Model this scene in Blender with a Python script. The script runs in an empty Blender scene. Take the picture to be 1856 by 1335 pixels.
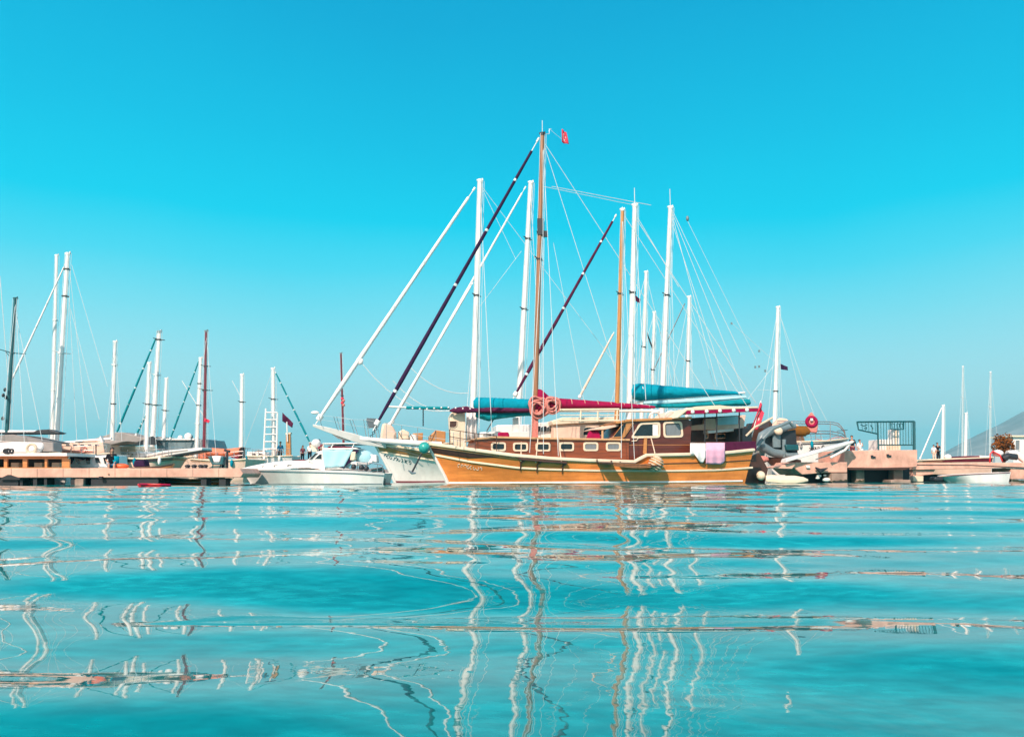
import bpy, math, random
import numpy as np
from mathutils import Vector, Matrix
random.seed(7)
SC = bpy.context.scene
COL = SC.collection

def S(r, g, b):
    f = lambda c: (c/255/12.92) if c/255 <= .04045 else ((c/255+.055)/1.055)**2.4
    return (f(r), f(g), f(b))

# ------------------------------------------------------------------ camera
CAMZ, FPX, PITCH = 0.5, 1457.0, math.radians(7.487)
cam = bpy.data.cameras.new("camera")
cam.sensor_width = 36; cam.lens = 36*FPX/1856; cam.clip_start = .05; cam.clip_end = 12000
camo = bpy.data.objects.new("camera", cam); COL.objects.link(camo)
camo.location = (0, 0, CAMZ); camo.rotation_euler = (math.pi/2+PITCH, 0, 0)
SC.camera = camo

# ------------------------------------------------------------------ sky and sun
SUN = Vector((-.32, -.70, .60)).normalized()          # direction towards the sun
EL, AZ = math.asin(SUN.z), math.atan2(SUN.x, SUN.y)
w = bpy.data.worlds.new("World"); SC.world = w; w.use_nodes = True
nt = w.node_tree; nt.nodes.clear(); N = nt.nodes.new; L = nt.links.new
out = N("ShaderNodeOutputWorld"); bg = N("ShaderNodeBackground"); L(bg.outputs[0], out.inputs[0])
sky = N("ShaderNodeTexSky"); sky.sky_type = 'NISHITA'; sky.sun_disc = False
sky.sun_elevation = EL; sky.sun_rotation = AZ
sk = N("ShaderNodeMix"); sk.data_type = 'RGBA'; sk.blend_type = 'MULTIPLY'; sk.inputs[0].default_value = 1
L(sky.outputs[0], sk.inputs[6]); sk.inputs[7].default_value = (.08, .08, .08, 1)
tc = N("ShaderNodeTexCoord"); sp = N("ShaderNodeSeparateXYZ"); L(tc.outputs['Generated'], sp.inputs[0])
nz = N("ShaderNodeTexNoise"); nz.inputs['Scale'].default_value = 1.6; L(tc.outputs['Generated'], nz.inputs['Vector'])
ma = N("ShaderNodeMath"); ma.operation = 'MULTIPLY_ADD'; L(nz.outputs[0], ma.inputs[0]); ma.inputs[1].default_value = .10; L(sp.outputs[2], ma.inputs[2])
mb = N("ShaderNodeMath"); mb.operation = 'ADD'; L(ma.outputs[0], mb.inputs[0]); mb.inputs[1].default_value = -.05
rp = N("ShaderNodeValToRGB"); L(mb.outputs[0], rp.inputs[0])
stops = [(0, (222, 234, 234)), (.05, (214, 240, 242)), (.12, (182, 236, 245)), (.19, (134, 228, 245)), (.25, (78, 219, 245)), (.31, (0, 209, 241)),
         (.40, (0, 190, 229)), (.53, (0, 166, 213)), (.75, (0, 135, 190)), (1.0, (0, 105, 165))]
cr = rp.color_ramp
while len(cr.elements) < len(stops): cr.elements.new(.5)
for e, (p, c) in zip(cr.elements, stops): e.position = p; e.color = (*S(*c), 1)
mx = N("ShaderNodeMix"); mx.data_type = 'RGBA'; mx.inputs[0].default_value = .04
L(rp.outputs[0], mx.inputs[6]); L(sk.outputs[2], mx.inputs[7])
# warm sky glow round the sun behind the camera, added to fill the shadows
dt = N("ShaderNodeVectorMath"); dt.operation = 'DOT_PRODUCT'; L(tc.outputs['Generated'], dt.inputs[0]); dt.inputs[1].default_value = SUN
mr = N("ShaderNodeMapRange"); L(dt.outputs['Value'], mr.inputs[0]); mr.interpolation_type = 'SMOOTHSTEP'
mr.inputs[1].default_value = .15; mr.inputs[2].default_value = 1.0; mr.inputs[3].default_value = 0; mr.inputs[4].default_value = 1
ad = N("ShaderNodeMix"); ad.data_type = 'RGBA'; ad.blend_type = 'ADD'; L(mr.outputs[0], ad.inputs[0]); L(mx.outputs[2], ad.inputs[6]); ad.inputs[7].default_value = (.95, .62, .48, 1)
L(ad.outputs[2], bg.inputs[0])
bg.inputs[1].default_value = .90
sl = bpy.data.lights.new("sun", 'SUN'); sl.energy = 5.0; sl.angle = math.radians(.5); sl.color = (1, .80, .66)
so = bpy.data.objects.new("sun", sl); COL.objects.link(so); so.rotation_euler = SUN.to_track_quat('Z', 'Y').to_euler()
so.location = (-20, -20, 40)
SC.view_settings.view_transform = 'Standard'; SC.view_settings.look = 'None'
SC.view_settings.exposure = .28; SC.view_settings.gamma = 1
SC.render.engine = 'CYCLES'
SC.cycles.use_denoising = True
SC.cycles.max_bounces = 8; SC.cycles.transparent_max_bounces = 6
SC.cycles.caustics_reflective = False; SC.cycles.caustics_refractive = False

# ------------------------------------------------------------------ materials
def mat(name, c, rough=.55, noise=.12, scale=2.2, bump=0., metal=0., planks=0., line=.35, stretch=(1, 1, 1), spec=.5, tint=None, stain=0.):
    m = bpy.data.materials.new(name); m.use_nodes = True
    t = m.node_tree; b = t.nodes["Principled BSDF"]; N = t.nodes.new; L = t.links.new
    b.inputs['Roughness'].default_value = rough; b.inputs['Metallic'].default_value = metal
    b.inputs['Specular IOR Level'].default_value = .12 if rough >= .8 else spec
    tc = N("ShaderNodeTexCoord"); mp = N("ShaderNodeMapping"); mp.inputs['Scale'].default_value = stretch
    L(tc.outputs['Object'], mp.inputs[0])
    n = N("ShaderNodeTexNoise"); n.inputs['Scale'].default_value = scale; n.inputs['Detail'].default_value = 6; n.inputs['Roughness'].default_value = .65
    L(mp.outputs[0], n.inputs['Vector'])
    r = N("ShaderNodeValToRGB"); L(n.outputs[0], r.inputs[0])
    r.color_ramp.elements[0].position = .3; r.color_ramp.elements[1].position = .7
    t2 = tint or c
    r.color_ramp.elements[0].color = (*[max(0, x*(1-noise)) for x in t2], 1)
    r.color_ramp.elements[1].color = (*[min(1, x*(1+noise*.6)) for x in c], 1)
    col = r.outputs[0]; h = n.outputs[0]
    if planks:
        s = N("ShaderNodeSeparateXYZ"); L(tc.outputs['Object'], s.inputs[0])
        a = N("ShaderNodeMath"); a.operation = 'MULTIPLY'; a.inputs[1].default_value = planks; L(s.outputs[2], a.inputs[0])
        f = N("ShaderNodeMath"); f.operation = 'FRACT'; L(a.outputs[0], f.inputs[0])
        q = N("ShaderNodeValToRGB"); L(f.outputs[0], q.inputs[0])
        q.color_ramp.elements[0].position = 0; q.color_ramp.elements[0].color = (line, line, line, 1)
        q.color_ramp.elements[1].position = .12; q.color_ramp.elements[1].color = (1, 1, 1, 1)
        x = N("ShaderNodeMix"); x.data_type = 'RGBA'; x.blend_type = 'MULTIPLY'; x.inputs[0].default_value = 1
        L(col, x.inputs[6]); L(q.outputs[0], x.inputs[7]); col = x.outputs[2]
    if stain:
        mp2 = N("ShaderNodeMapping"); mp2.inputs['Scale'].default_value = (1.1, 1.1, .8); L(tc.outputs['Object'], mp2.inputs[0])
        n4 = N("ShaderNodeTexNoise"); n4.inputs['Scale'].default_value = 1.3; n4.inputs['Detail'].default_value = 8; n4.inputs['Roughness'].default_value = .7; L(mp2.outputs[0], n4.inputs['Vector'])
        r4 = N("ShaderNodeValToRGB"); L(n4.outputs[0], r4.inputs[0]); r4.color_ramp.elements[0].position = .36; r4.color_ramp.elements[0].color = (1-stain, 1-stain*1.05, 1-stain*1.1, 1)
        r4.color_ramp.elements[1].position = .56; r4.color_ramp.elements[1].color = (1, 1, 1, 1)
        x4 = N("ShaderNodeMix"); x4.data_type = 'RGBA'; x4.blend_type = 'MULTIPLY'; x4.inputs[0].default_value = 1
        L(col, x4.inputs[6]); L(r4.outputs[0], x4.inputs[7]); col = x4.outputs[2]
    L(col, b.inputs['Base Color'])
    if bump:
        bp = N("ShaderNodeBump"); bp.inputs['Strength'].default_value = bump; bp.inputs['Distance'].default_value = .02
        L(h, bp.inputs['Height']); L(bp.outputs[0], b.inputs['Normal'])
    return m

M = {}
M['white'] = mat('white_paint', (.80, .765, .73), .35, .10, 1.5, stretch=(1, 1, .3), stain=.10)
M['white_mast'] = mat('white_mast_paint', (.84, .80, .76), .35, .06)
M['cream'] = mat('cream_paint', (.80, .64, .47), .45, .12)
M['orange'] = mat('varnished_orange_hull', (.90, .29, .06), .22, .20, 1.4, planks=5.5, line=.82, stretch=(.35, .35, 4), tint=(.78, .225, .042), stain=.16)
M['brown'] = mat('varnished_mahogany', (.115, .026, .016), .3, .4, 1.6, planks=7, line=.45, stretch=(.5, .5, 6))
M['cabin_wood'] = mat('varnished_cabin_side', (.26, .065, .022), .3, .4, 1.6, planks=7, line=.45, stretch=(.5, .5, 6))
M['tan_wood'] = mat('varnished_teak', (.52, .23, .075), .35, .3, 2, stretch=(.6, .6, 6))
M['light_wood'] = mat('pale_teak', (.62, .36, .18), .5, .25, 2, planks=5, line=.6, stretch=(.6, .6, 6))
M['dark_wood'] = mat('dark_wood', (.07, .028, .018), .45, .3)
M['mast_wood'] = mat('wooden_mast', (.34, .145, .065), .4, .35, 2, stretch=(4, 4, .4))
M['mast_gold'] = mat('golden_wooden_mast', (.50, .215, .06), .4, .35, 2, stretch=(4, 4, .4))
M['dark'] = mat('dark_fittings', (.018, .022, .028), .5, .3)
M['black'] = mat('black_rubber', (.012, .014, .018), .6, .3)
M['glass'] = mat('dark_window_glass', (.012, .018, .022), .06, .3, spec=.6)
M['curtain'] = mat('grey_curtain', (.20, .23, .25), .8, .3, 6, stretch=(12, 12, .2))
M['greycloth'] = mat('grey_canvas', (.30, .27, .255), .85, .15, bump=.3)
M['bluecloth'] = mat('blue_canvas', (.0, .26, .36), .8, .22, 3, bump=.5)
M['tealcloth'] = mat('teal_canvas', (.004, .24, .28), .8, .22, 3, bump=.5)
M['crimson'] = mat('crimson_canvas', (.31, .005, .055), .8, .25, 3, bump=.5)
M['purple'] = mat('purple_canvas', (.085, .012, .045), .8, .3, 4, bump=.6)
M['navy'] = mat('navy_canvas', (.035, .012, .05), .8, .3, 4, bump=.4)
M['red'] = mat('red_cloth', (.62, .02, .06), .7, .15, 4)
M['pink'] = mat('pink_towel', (.80, .42, .56), .95, .08, 8, bump=.5)
M['whitecloth'] = mat('white_cloth', (.82, .78, .76), .9, .06, 6, bump=.4)
M['peach'] = mat('peach_concrete', (.80, .46, .35), .85, .18, 1.2, bump=.4, tint=(.72, .40, .31), stain=.22)
M['peachcloth'] = mat('peach_canvas', (.78, .55, .43), .85, .14, 2, bump=.4)
M['salmon'] = mat('salmon_tarpaulin', (.66, .22, .13), .8, .2, 2, bump=.4)
M['steel'] = mat('stainless_steel', (.50, .48, .48), .25, .1, metal=.9)
M['greysteel'] = mat('grey_painted_steel', (.16, .22, .24), .4, .2)
M['tealmetal'] = mat('dark_teal_metal', (.008, .085, .10), .4, .2)
M['far_mast'] = mat('hazed_mast_paint', (.40, .50, .53), .5, .1)  # mast white greyed to imitate haze over the far masts
M['wire'] = mat('rigging_wire', (.62, .66, .66), .35, .1)
M['darkwire'] = mat('dark_rigging_wire', (.10, .13, .15), .5, .1)
M['rope'] = mat('pink_rope', (.66, .24, .20), .9, .4, 14, bump=.8)
M['palerope'] = mat('pale_rope', (.72, .56, .42), .9, .3, 14, bump=.8)
M['tealglass'] = mat('teal_fender_plastic', (.03, .36, .32), .3, .5, 3)
M['mustard'] = mat('mustard_canvas', (.22, .09, .014), .8, .25, 2, bump=.4)
M['orangeplastic'] = mat('orange_plastic', (.75, .12, .03), .4, .15)
M['redplastic'] = mat('red_plastic', (.75, .03, .035), .35, .15)
M['skyblue'] = mat('pale_blue_canvas', (.40, .66, .72), .8, .1, 2, bump=.3)
M['skin'] = mat('skin', (.50, .26, .17), .6, .1)
M['hair'] = mat('dark_hair', (.03, .014, .01), .6, .3)
M['denim'] = mat('blue_cotton', (.015, .20, .36), .85, .2)
M['blackcloth'] = mat('black_cotton', (.015, .014, .02), .9, .2)
M['concrete'] = mat('weathered_concrete', (.36, .25, .20), .9, .3, 1.5, bump=.5, stain=.3)
M['foliage'] = mat('autumn_leaves', (.26, .085, .018), .8, .5, 1.5)
M['bark'] = mat('bark', (.08, .05, .035), .9, .3)
M['emblem'] = mat('white_emblem', (.8, .76, .74), .8, .04)
M['weed'] = mat('wet_weed', (.035, .045, .02), .5, .5, 9, bump=.6)
M['wine'] = mat('wine_red_paint', (.16, .015, .03), .45, .3, planks=6, line=.5)

# ------------------------------------------------------------------ geometry helpers
CAM = Vector((0, 0, CAMZ)); CP, SP = math.cos(PITCH), math.sin(PITCH)
def ray(px, py):
    u, v = px-928, 667.5-py
    return Vector((u, FPX*CP-v*SP, FPX*SP+v*CP))
def proj(P):
    d = np.asarray(P)-np.array(CAM)
    z = d[..., 1]*CP+d[..., 2]*SP; v = -d[..., 1]*SP+d[..., 2]*CP
    return np.stack([928+FPX*d[..., 0]/z, 667.5-FPX*v/z], -1)

class Frame:
    """a vertical plane through a boat's long axis"""
    def __init__(s, px0, Y0, px1, Y1):
        r0, r1 = ray(px0, 865), ray(px1, 865)
        s.A = Vector((r0.x/r0.y*Y0, Y0, 0)); s.B = Vector((r1.x/r1.y*Y1, Y1, 0))
        s.a = (s.B-s.A).normalized(); s.n = Vector((s.a.y, -s.a.x, 0))
        if s.n.y > 0: s.n = -s.n
        s.yaw = math.atan2(s.a.y, s.a.x); s.mid = (s.A+s.B)/2
    def P(s, px, py, off=0.):
        d = ray(px, py); t = (s.A+s.n*off-CAM).dot(s.n)/d.dot(s.n)
        return CAM+d*t
    def sz(s, P):
        return (P-s.A).dot(s.a), P.z
    def W(s, sv, off, z):
        q = s.A+s.a*sv+s.n*off; return Vector((q.x, q.y, z))
    def px(s, n, px): return n*s.P(px, 865).y/FPX        # n pixels in metres at that column

INV = {}
def props(o, label=None, cat=None, group=None, kind=None):
    for k, v in (('label', label), ('category', cat), ('group', group), ('kind', kind)):
        if v: o[k] = v
    return o
def thing(name, label, cat, loc, yaw=0, group=None):
    o = bpy.data.objects.new(name, None); COL.objects.link(o); o.empty_display_size = .3
    o.location = loc; o.rotation_euler = (0, 0, yaw)
    INV[o.name] = (Matrix.Translation(loc) @ Matrix.Rotation(yaw, 4, 'Z')).inverted()
    return props(o, label, cat, group)
def top(o):
    while o.parent: o = o.parent
    return o

class MB:
    def __init__(s): s.v = []; s.f = []
    def add(s, vs, fs):
        b = len(s.v); s.v += [Vector(q) for q in vs]; s.f += [tuple(b+i for i in f) for f in fs]; return s
    def box(s, c, size, yaw=0, tilt=0):
        R = Matrix.Rotation(yaw, 3, 'Z') @ Matrix.Rotation(tilt, 3, 'Y')
        x, y, z = [q/2 for q in size]
        vs = [Vector(c)+R @ Vector((a*x, b*y, e*z)) for a in (-1, 1) for b in (-1, 1) for e in (-1, 1)]
        return s.add(vs, [(0, 1, 3, 2), (4, 6, 7, 5), (0, 4, 5, 1), (2, 3, 7, 6), (0, 2, 6, 4), (1, 5, 7, 3)])
    def tube(s, pts, r, n=8, caps=True):
        pts = [Vector(p) for p in pts]; k = len(pts); rs = r if isinstance(r, (list, tuple)) else [r]*k
        b = len(s.v); up = None
        for i, p in enumerate(pts):
            d = (pts[min(i+1, k-1)]-pts[max(i-1, 0)])
            d = d.normalized() if d.length > 1e-9 else Vector((0, 0, 1))
            if up is None: up = d.cross(Vector((.3, .9, .31))).normalized()
            up = (up-d*up.dot(d)).normalized(); q = d.cross(up)
            s.v += [p+(up*math.cos(2*math.pi*j/n)+q*math.sin(2*math.pi*j/n))*rs[i] for j in range(n)]
        for i in range(k-1):
            for j in range(n):
                s.f.append((b+i*n+j, b+i*n+(j+1) % n, b+(i+1)*n+(j+1) % n, b+(i+1)*n+j))
        if caps: s.f += [tuple(b+j for j in reversed(range(n))), tuple(b+(k-1)*n+j for j in range(n))]
        return s
    def sweep(s, pts, w, h):
        pts = [Vector(p) for p in pts]; k = len(pts); b = len(s.v)
        for i, p in enumerate(pts):
            d = (pts[min(i+1, k-1)]-pts[max(i-1, 0)]).normalized()
            q = Vector((-d.y, d.x, 0)).normalized(); u = q.cross(d); u = u if u.z > 0 else -u
            c = min(w, h)*.22
            for (e, g) in ((-w/2, -h/2+c), (-w/2, h/2-c), (-w/2+c, h/2), (w/2-c, h/2), (w/2, h/2-c), (w/2, -h/2+c), (w/2-c, -h/2), (-w/2+c, -h/2)):
                s.v.append(p+q*e+u*g)
        for i in range(k-1):
            for j in range(8): s.f.append((b+i*8+j, b+i*8+(j+1) % 8, b+i*8+8+(j+1) % 8, b+i*8+8+j))
        s.f += [tuple(b+j for j in reversed(range(8))), tuple(b+(k-1)*8+j for j in range(8))]
        return s
    def rings(s, rs, closed=True, caps=True):
        n = len(rs[0]); b = len(s.v)
        for r in rs: s.v += [Vector(p) for p in r]
        m = n if closed else n-1
        for i in range(len(rs)-1):
            for j in range(m): s.f.append((b+i*n+j, b+i*n+(j+1) % n, b+(i+1)*n+(j+1) % n, b+(i+1)*n+j))
        if caps and closed: s.f += [tuple(b+j for j in reversed(range(n))), tuple(b+(len(rs)-1)*n+j for j in range(n))]
        return s
    def prism(s, pts, d):
        n = len(pts); pts = [Vector(p) for p in pts]; d = Vector(d)
        return s.add(pts+[p+d for p in pts], [tuple(range(n)), tuple(reversed(range(n, 2*n)))]+[(i, i+n, (i+1) % n+n, (i+1) % n) for i in range(n)])
    def ball(s, c, r, sx=1, sy=1, sz=1, n=14, m=9):
        c = Vector(c); rs = []
        for i in range(1, m):
            a = math.pi*i/m
            rs.append([c+Vector((math.cos(2*math.pi*j/n)*math.sin(a)*r*sx, math.sin(2*math.pi*j/n)*math.sin(a)*r*sy, math.cos(a)*r*sz)) for j in range(n)])
        b = len(s.v); s.rings(rs, caps=False); e = len(s.v); s.v += [c+Vector((0, 0, r*sz)), c-Vector((0, 0, r*sz))]
        for j in range(n):
            s.f.append((e, b+(j+1) % n, b+j)); s.f.append((e+1, b+(m-2)*n+j, b+(m-2)*n+(j+1) % n))
        return s
    def torus(s, c, R, r, u, v, n=26, m=7, wob=0.):
        u, v = Vector(u), Vector(v); pts = []
        for i in range(n+1):
            a = 2*math.pi*i/n; k = R*(1+wob*math.sin(3*a+1))
            pts.append(Vector(c)+u*math.cos(a)*k+v*math.sin(a)*k)
        return s.tube(pts, r, m, False)
    def build(s, name, m, parent=None, sharp=40, bevel=0, solid=0, kind=None, label=None):
        me = bpy.data.meshes.new(name)
        if parent is not None:
            I = INV[top(parent).name]; vs = [I @ p for p in s.v]; loc = None
        else:
            x = [p.x for p in s.v]; y = [p.y for p in s.v]; z = min(p.z for p in s.v)
            loc = Vector(((min(x)+max(x))/2, (min(y)+max(y))/2, z)); vs = [p-loc for p in s.v]
        me.from_pydata(vs, [], s.f); me.validate(); me.update()
        o = bpy.data.objects.new(name, me); COL.objects.link(o); me.materials.append(M[m] if isinstance(m, str) else m)
        me.shade_smooth(); me.set_sharp_from_angle(angle=math.radians(sharp))
        if parent is not None: o.parent = parent
        else: o.location = loc
        if solid:
            q = o.modifiers.new('solid', 'SOLIDIFY'); q.thickness = solid; q.offset = 0
        if bevel:
            q = o.modifiers.new('bevel', 'BEVEL'); q.width = bevel; q.segments = 2; q.limit_method = 'ANGLE'
        if kind: o['kind'] = kind
        if label: o['label'] = label
        return o

def lerp(a, b, t): return a+(b-a)*t
def ipol(pts, n):
    """n points evenly along a poly-line"""
    pts = [Vector(p) for p in pts]; L_ = [0]
    for i in range(1, len(pts)): L_.append(L_[-1]+(pts[i]-pts[i-1]).length)
    r = []
    for k in range(n):
        t = L_[-1]*k/(n-1); i = 1
        while i < len(pts)-1 and L_[i] < t: i += 1
        r.append(pts[i-1].lerp(pts[i], (t-L_[i-1])/max(1e-9, L_[i]-L_[i-1])))
    return r
def rounded(pts, r, n=4):
    out_ = []; k = len(pts)
    for i in range(k):
        p, a, b = [np.array(q, float) for q in (pts[i], pts[i-1], pts[(i+1) % k])]
        da, db = a-p, b-p; ra = min(r, np.linalg.norm(da)*.45); rb = min(r, np.linalg.norm(db)*.45)
        s, e = p+da/np.linalg.norm(da)*ra, p+db/np.linalg.norm(db)*rb
        for j in range(n+1):
            t = j/n; out_.append(tuple((1-t)**2*s+2*t*(1-t)*p+t*t*e))
    return out_
def sag(p, q, d, n=14):
    p, q = Vector(p), Vector(q)
    return [p.lerp(q, i/n)-Vector((0, 0, d*4*(i/n)*(1-i/n))) for i in range(n+1)]

# ------------------------------------------------------------------ water
def water_mesh():
    rng = np.random.RandomState(11)
    az = np.concatenate([np.linspace(-180, -44, 40)[:-1], np.linspace(-44, 44, 760), np.linspace(44, 180, 40)[1:-1]])
    az = np.radians(az)
    r = [.12]
    while r[-1] < 2900:
        q = r[-1]; r.append(q*1.0055+.002 if q < 70 else q*1.05)
    r = np.array(r); dr = np.gradient(r)
    Rr, A = np.meshgrid(r, az, indexing='ij'); X = Rr*np.sin(A); Y = Rr*np.cos(A); D = np.repeat(dr[:, None], len(az), 1)
    Z = np.zeros_like(X)
    gust = .5+.25*np.sin(X*.9+1.3*np.sin(Y*.5)+1)+.25*np.sin(Y*1.1+X*.35+2)
    comps = []
    # long lazy wavelets that run towards the camera, then shorter cross ripples
    for lam, amp, th in ((1.45, .0112, 6), (2.3, .0165, -13), (1.02, .0048, 4), (3.6, .0210, 15), (.78, .0014, -12)):
        comps.append((lam, amp, math.radians(th)))
    for k in range(26):
        lam = .22*(5.5**rng.rand()); comps.append((lam, lam*(.00030 if lam < .45 else .00075)*(.5+1.0*rng.rand()), math.radians(rng.normal(0, 28))))
    for k in range(16):
        lam = 1.2*(5**rng.rand()); comps.append((lam, lam*.0007, math.radians(rng.normal(0, 50))))
    for i, (lam, amp, th) in enumerate(comps):
        k = 2*math.pi/lam; ph = rng.rand()*2*math.pi
        wob = .35*np.sin(X*.55/lam+i)+.2*np.sin(X*1.1/lam+Y*.3+2*i)
        fade = np.clip((lam/D-3.5)/4, 0, 1)
        g = 1 if i < 5 else .35+1.3*gust
        Z += g*amp*fade*np.sin(k*(X*math.sin(th)+Y*math.cos(th))+ph+wob)
    n, m = X.shape
    v = np.stack([X, Y, Z], -1).reshape(-1, 3); v = np.vstack([v, [[0, 0, 0]]])
    i, j = np.meshgrid(np.arange(n-1), np.arange(m-1), indexing='ij')
    q = np.stack([i*m+j, (i+1)*m+j, (i+1)*m+j+1, i*m+j+1], -1).reshape(-1, 4)
    seam = np.stack([np.arange(n-1)*m+m-1, (np.arange(n-1)+1)*m+m-1, (np.arange(n-1)+1)*m, np.arange(n-1)*m], -1)
    q = np.vstack([q, seam]); nf = len(q)
    me = bpy.data.meshes.new('water'); me.vertices.add(len(v)); me.vertices.foreach_set('co', v.astype(np.float32).ravel())
    me.loops.add(nf*4); me.polygons.add(nf)
    me.loops.foreach_set('vertex_index', q[:, ::-1].astype(np.int32).ravel()); me.polygons.foreach_set('loop_start', np.arange(nf, dtype=np.int32)*4)
    me.update(calc_edges=True); me.validate(); me.shade_smooth()
    return me
wm = bpy.data.materials.new('sea_water'); wm.use_nodes = True
t = wm.node_tree; b = t.nodes["Principled BSDF"]; N = t.nodes.new; L = t.links.new
b.inputs['Roughness'].default_value = .02; b.inputs['IOR'].default_value = 1.95; b.inputs['Specular Tint'].default_value = (1, .82, .78, 1)
tc = N("ShaderNodeTexCoord")
n1 = N("ShaderNodeTexNoise"); n1.inputs['Scale'].default_value = 1.1; n1.inputs['Detail'].default_value = 7; n1.inputs['Roughness'].default_value = .6
mp = N("ShaderNodeMapping"); mp.inputs['Scale'].default_value = (.6, 1.3, 1); L(tc.outputs['Object'], mp.inputs[0]); L(mp.outputs[0], n1.inputs['Vector'])
rp = N("ShaderNodeValToRGB"); L(n1.outputs[0], rp.inputs[0])
rp.color_ramp.elements[0].position = .38; rp.color_ramp.elements[0].color = (.0, .125, .124, 1)
rp.color_ramp.elements[1].position = .68; rp.color_ramp.elements[1].color = (.010, .225, .222, 1)
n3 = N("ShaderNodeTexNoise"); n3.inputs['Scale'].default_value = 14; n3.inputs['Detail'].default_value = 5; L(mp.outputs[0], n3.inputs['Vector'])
r3 = N("ShaderNodeValToRGB"); L(n3.outputs[0], r3.inputs[0]); r3.color_ramp.elements[0].position = .35; r3.color_ramp.elements[0].color = (.78, .78, .78, 1); r3.color_ramp.elements[1].position = .72; r3.color_ramp.elements[1].color = (2.0, 1.7, 1.7, 1)  # upper ramp end paints pale sparkle flecks into the water colour
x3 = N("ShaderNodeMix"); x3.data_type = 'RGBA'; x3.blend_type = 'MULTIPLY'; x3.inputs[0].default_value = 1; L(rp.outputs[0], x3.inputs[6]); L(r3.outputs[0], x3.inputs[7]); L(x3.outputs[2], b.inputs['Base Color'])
n2 = N("ShaderNodeTexNoise"); n2.inputs['Scale'].default_value = 4.2; n2.inputs['Detail'].default_value = 2
mp2 = N("ShaderNodeMapping"); mp2.inputs['Scale'].default_value = (.45, 1, 1); L(tc.outputs['Object'], mp2.inputs[0]); L(mp2.outputs[0], n2.inputs['Vector'])
n5 = N("ShaderNodeTexNoise"); n5.inputs['Scale'].default_value = 15; n5.inputs['Detail'].default_value = 2
mp5 = N("ShaderNodeMapping"); mp5.inputs['Scale'].default_value = (.8, .55, 1); L(tc.outputs['Object'], mp5.inputs[0]); L(mp5.outputs[0], n5.inputs['Vector'])
np_ = N("ShaderNodeTexNoise"); np_.inputs['Scale'].default_value = .8; np_.inputs['Detail'].default_value = 3; L(mp2.outputs[0], np_.inputs['Vector'])
rp_ = N("ShaderNodeMapRange"); L(np_.outputs[0], rp_.inputs[0]); rp_.inputs[1].default_value = .42; rp_.inputs[2].default_value = .62; rp_.inputs[3].default_value = .0; rp_.inputs[4].default_value = .06
b5 = N("ShaderNodeBump"); b5.inputs['Distance'].default_value = .02; L(rp_.outputs[0], b5.inputs['Strength']); L(n5.outputs[0], b5.inputs['Height'])
bp = N("ShaderNodeBump"); bp.inputs['Strength'].default_value = .035; bp.inputs['Distance'].default_value = .02
L(n2.outputs[0], bp.inputs['Height']); L(b5.outputs[0], bp.inputs['Normal']); L(bp.outputs[0], b.inputs['Normal'])
wo = bpy.data.objects.new('water', water_mesh()); COL.objects.link(wo); wo.data.materials.append(wm); wo['kind'] = 'structure'

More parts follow.
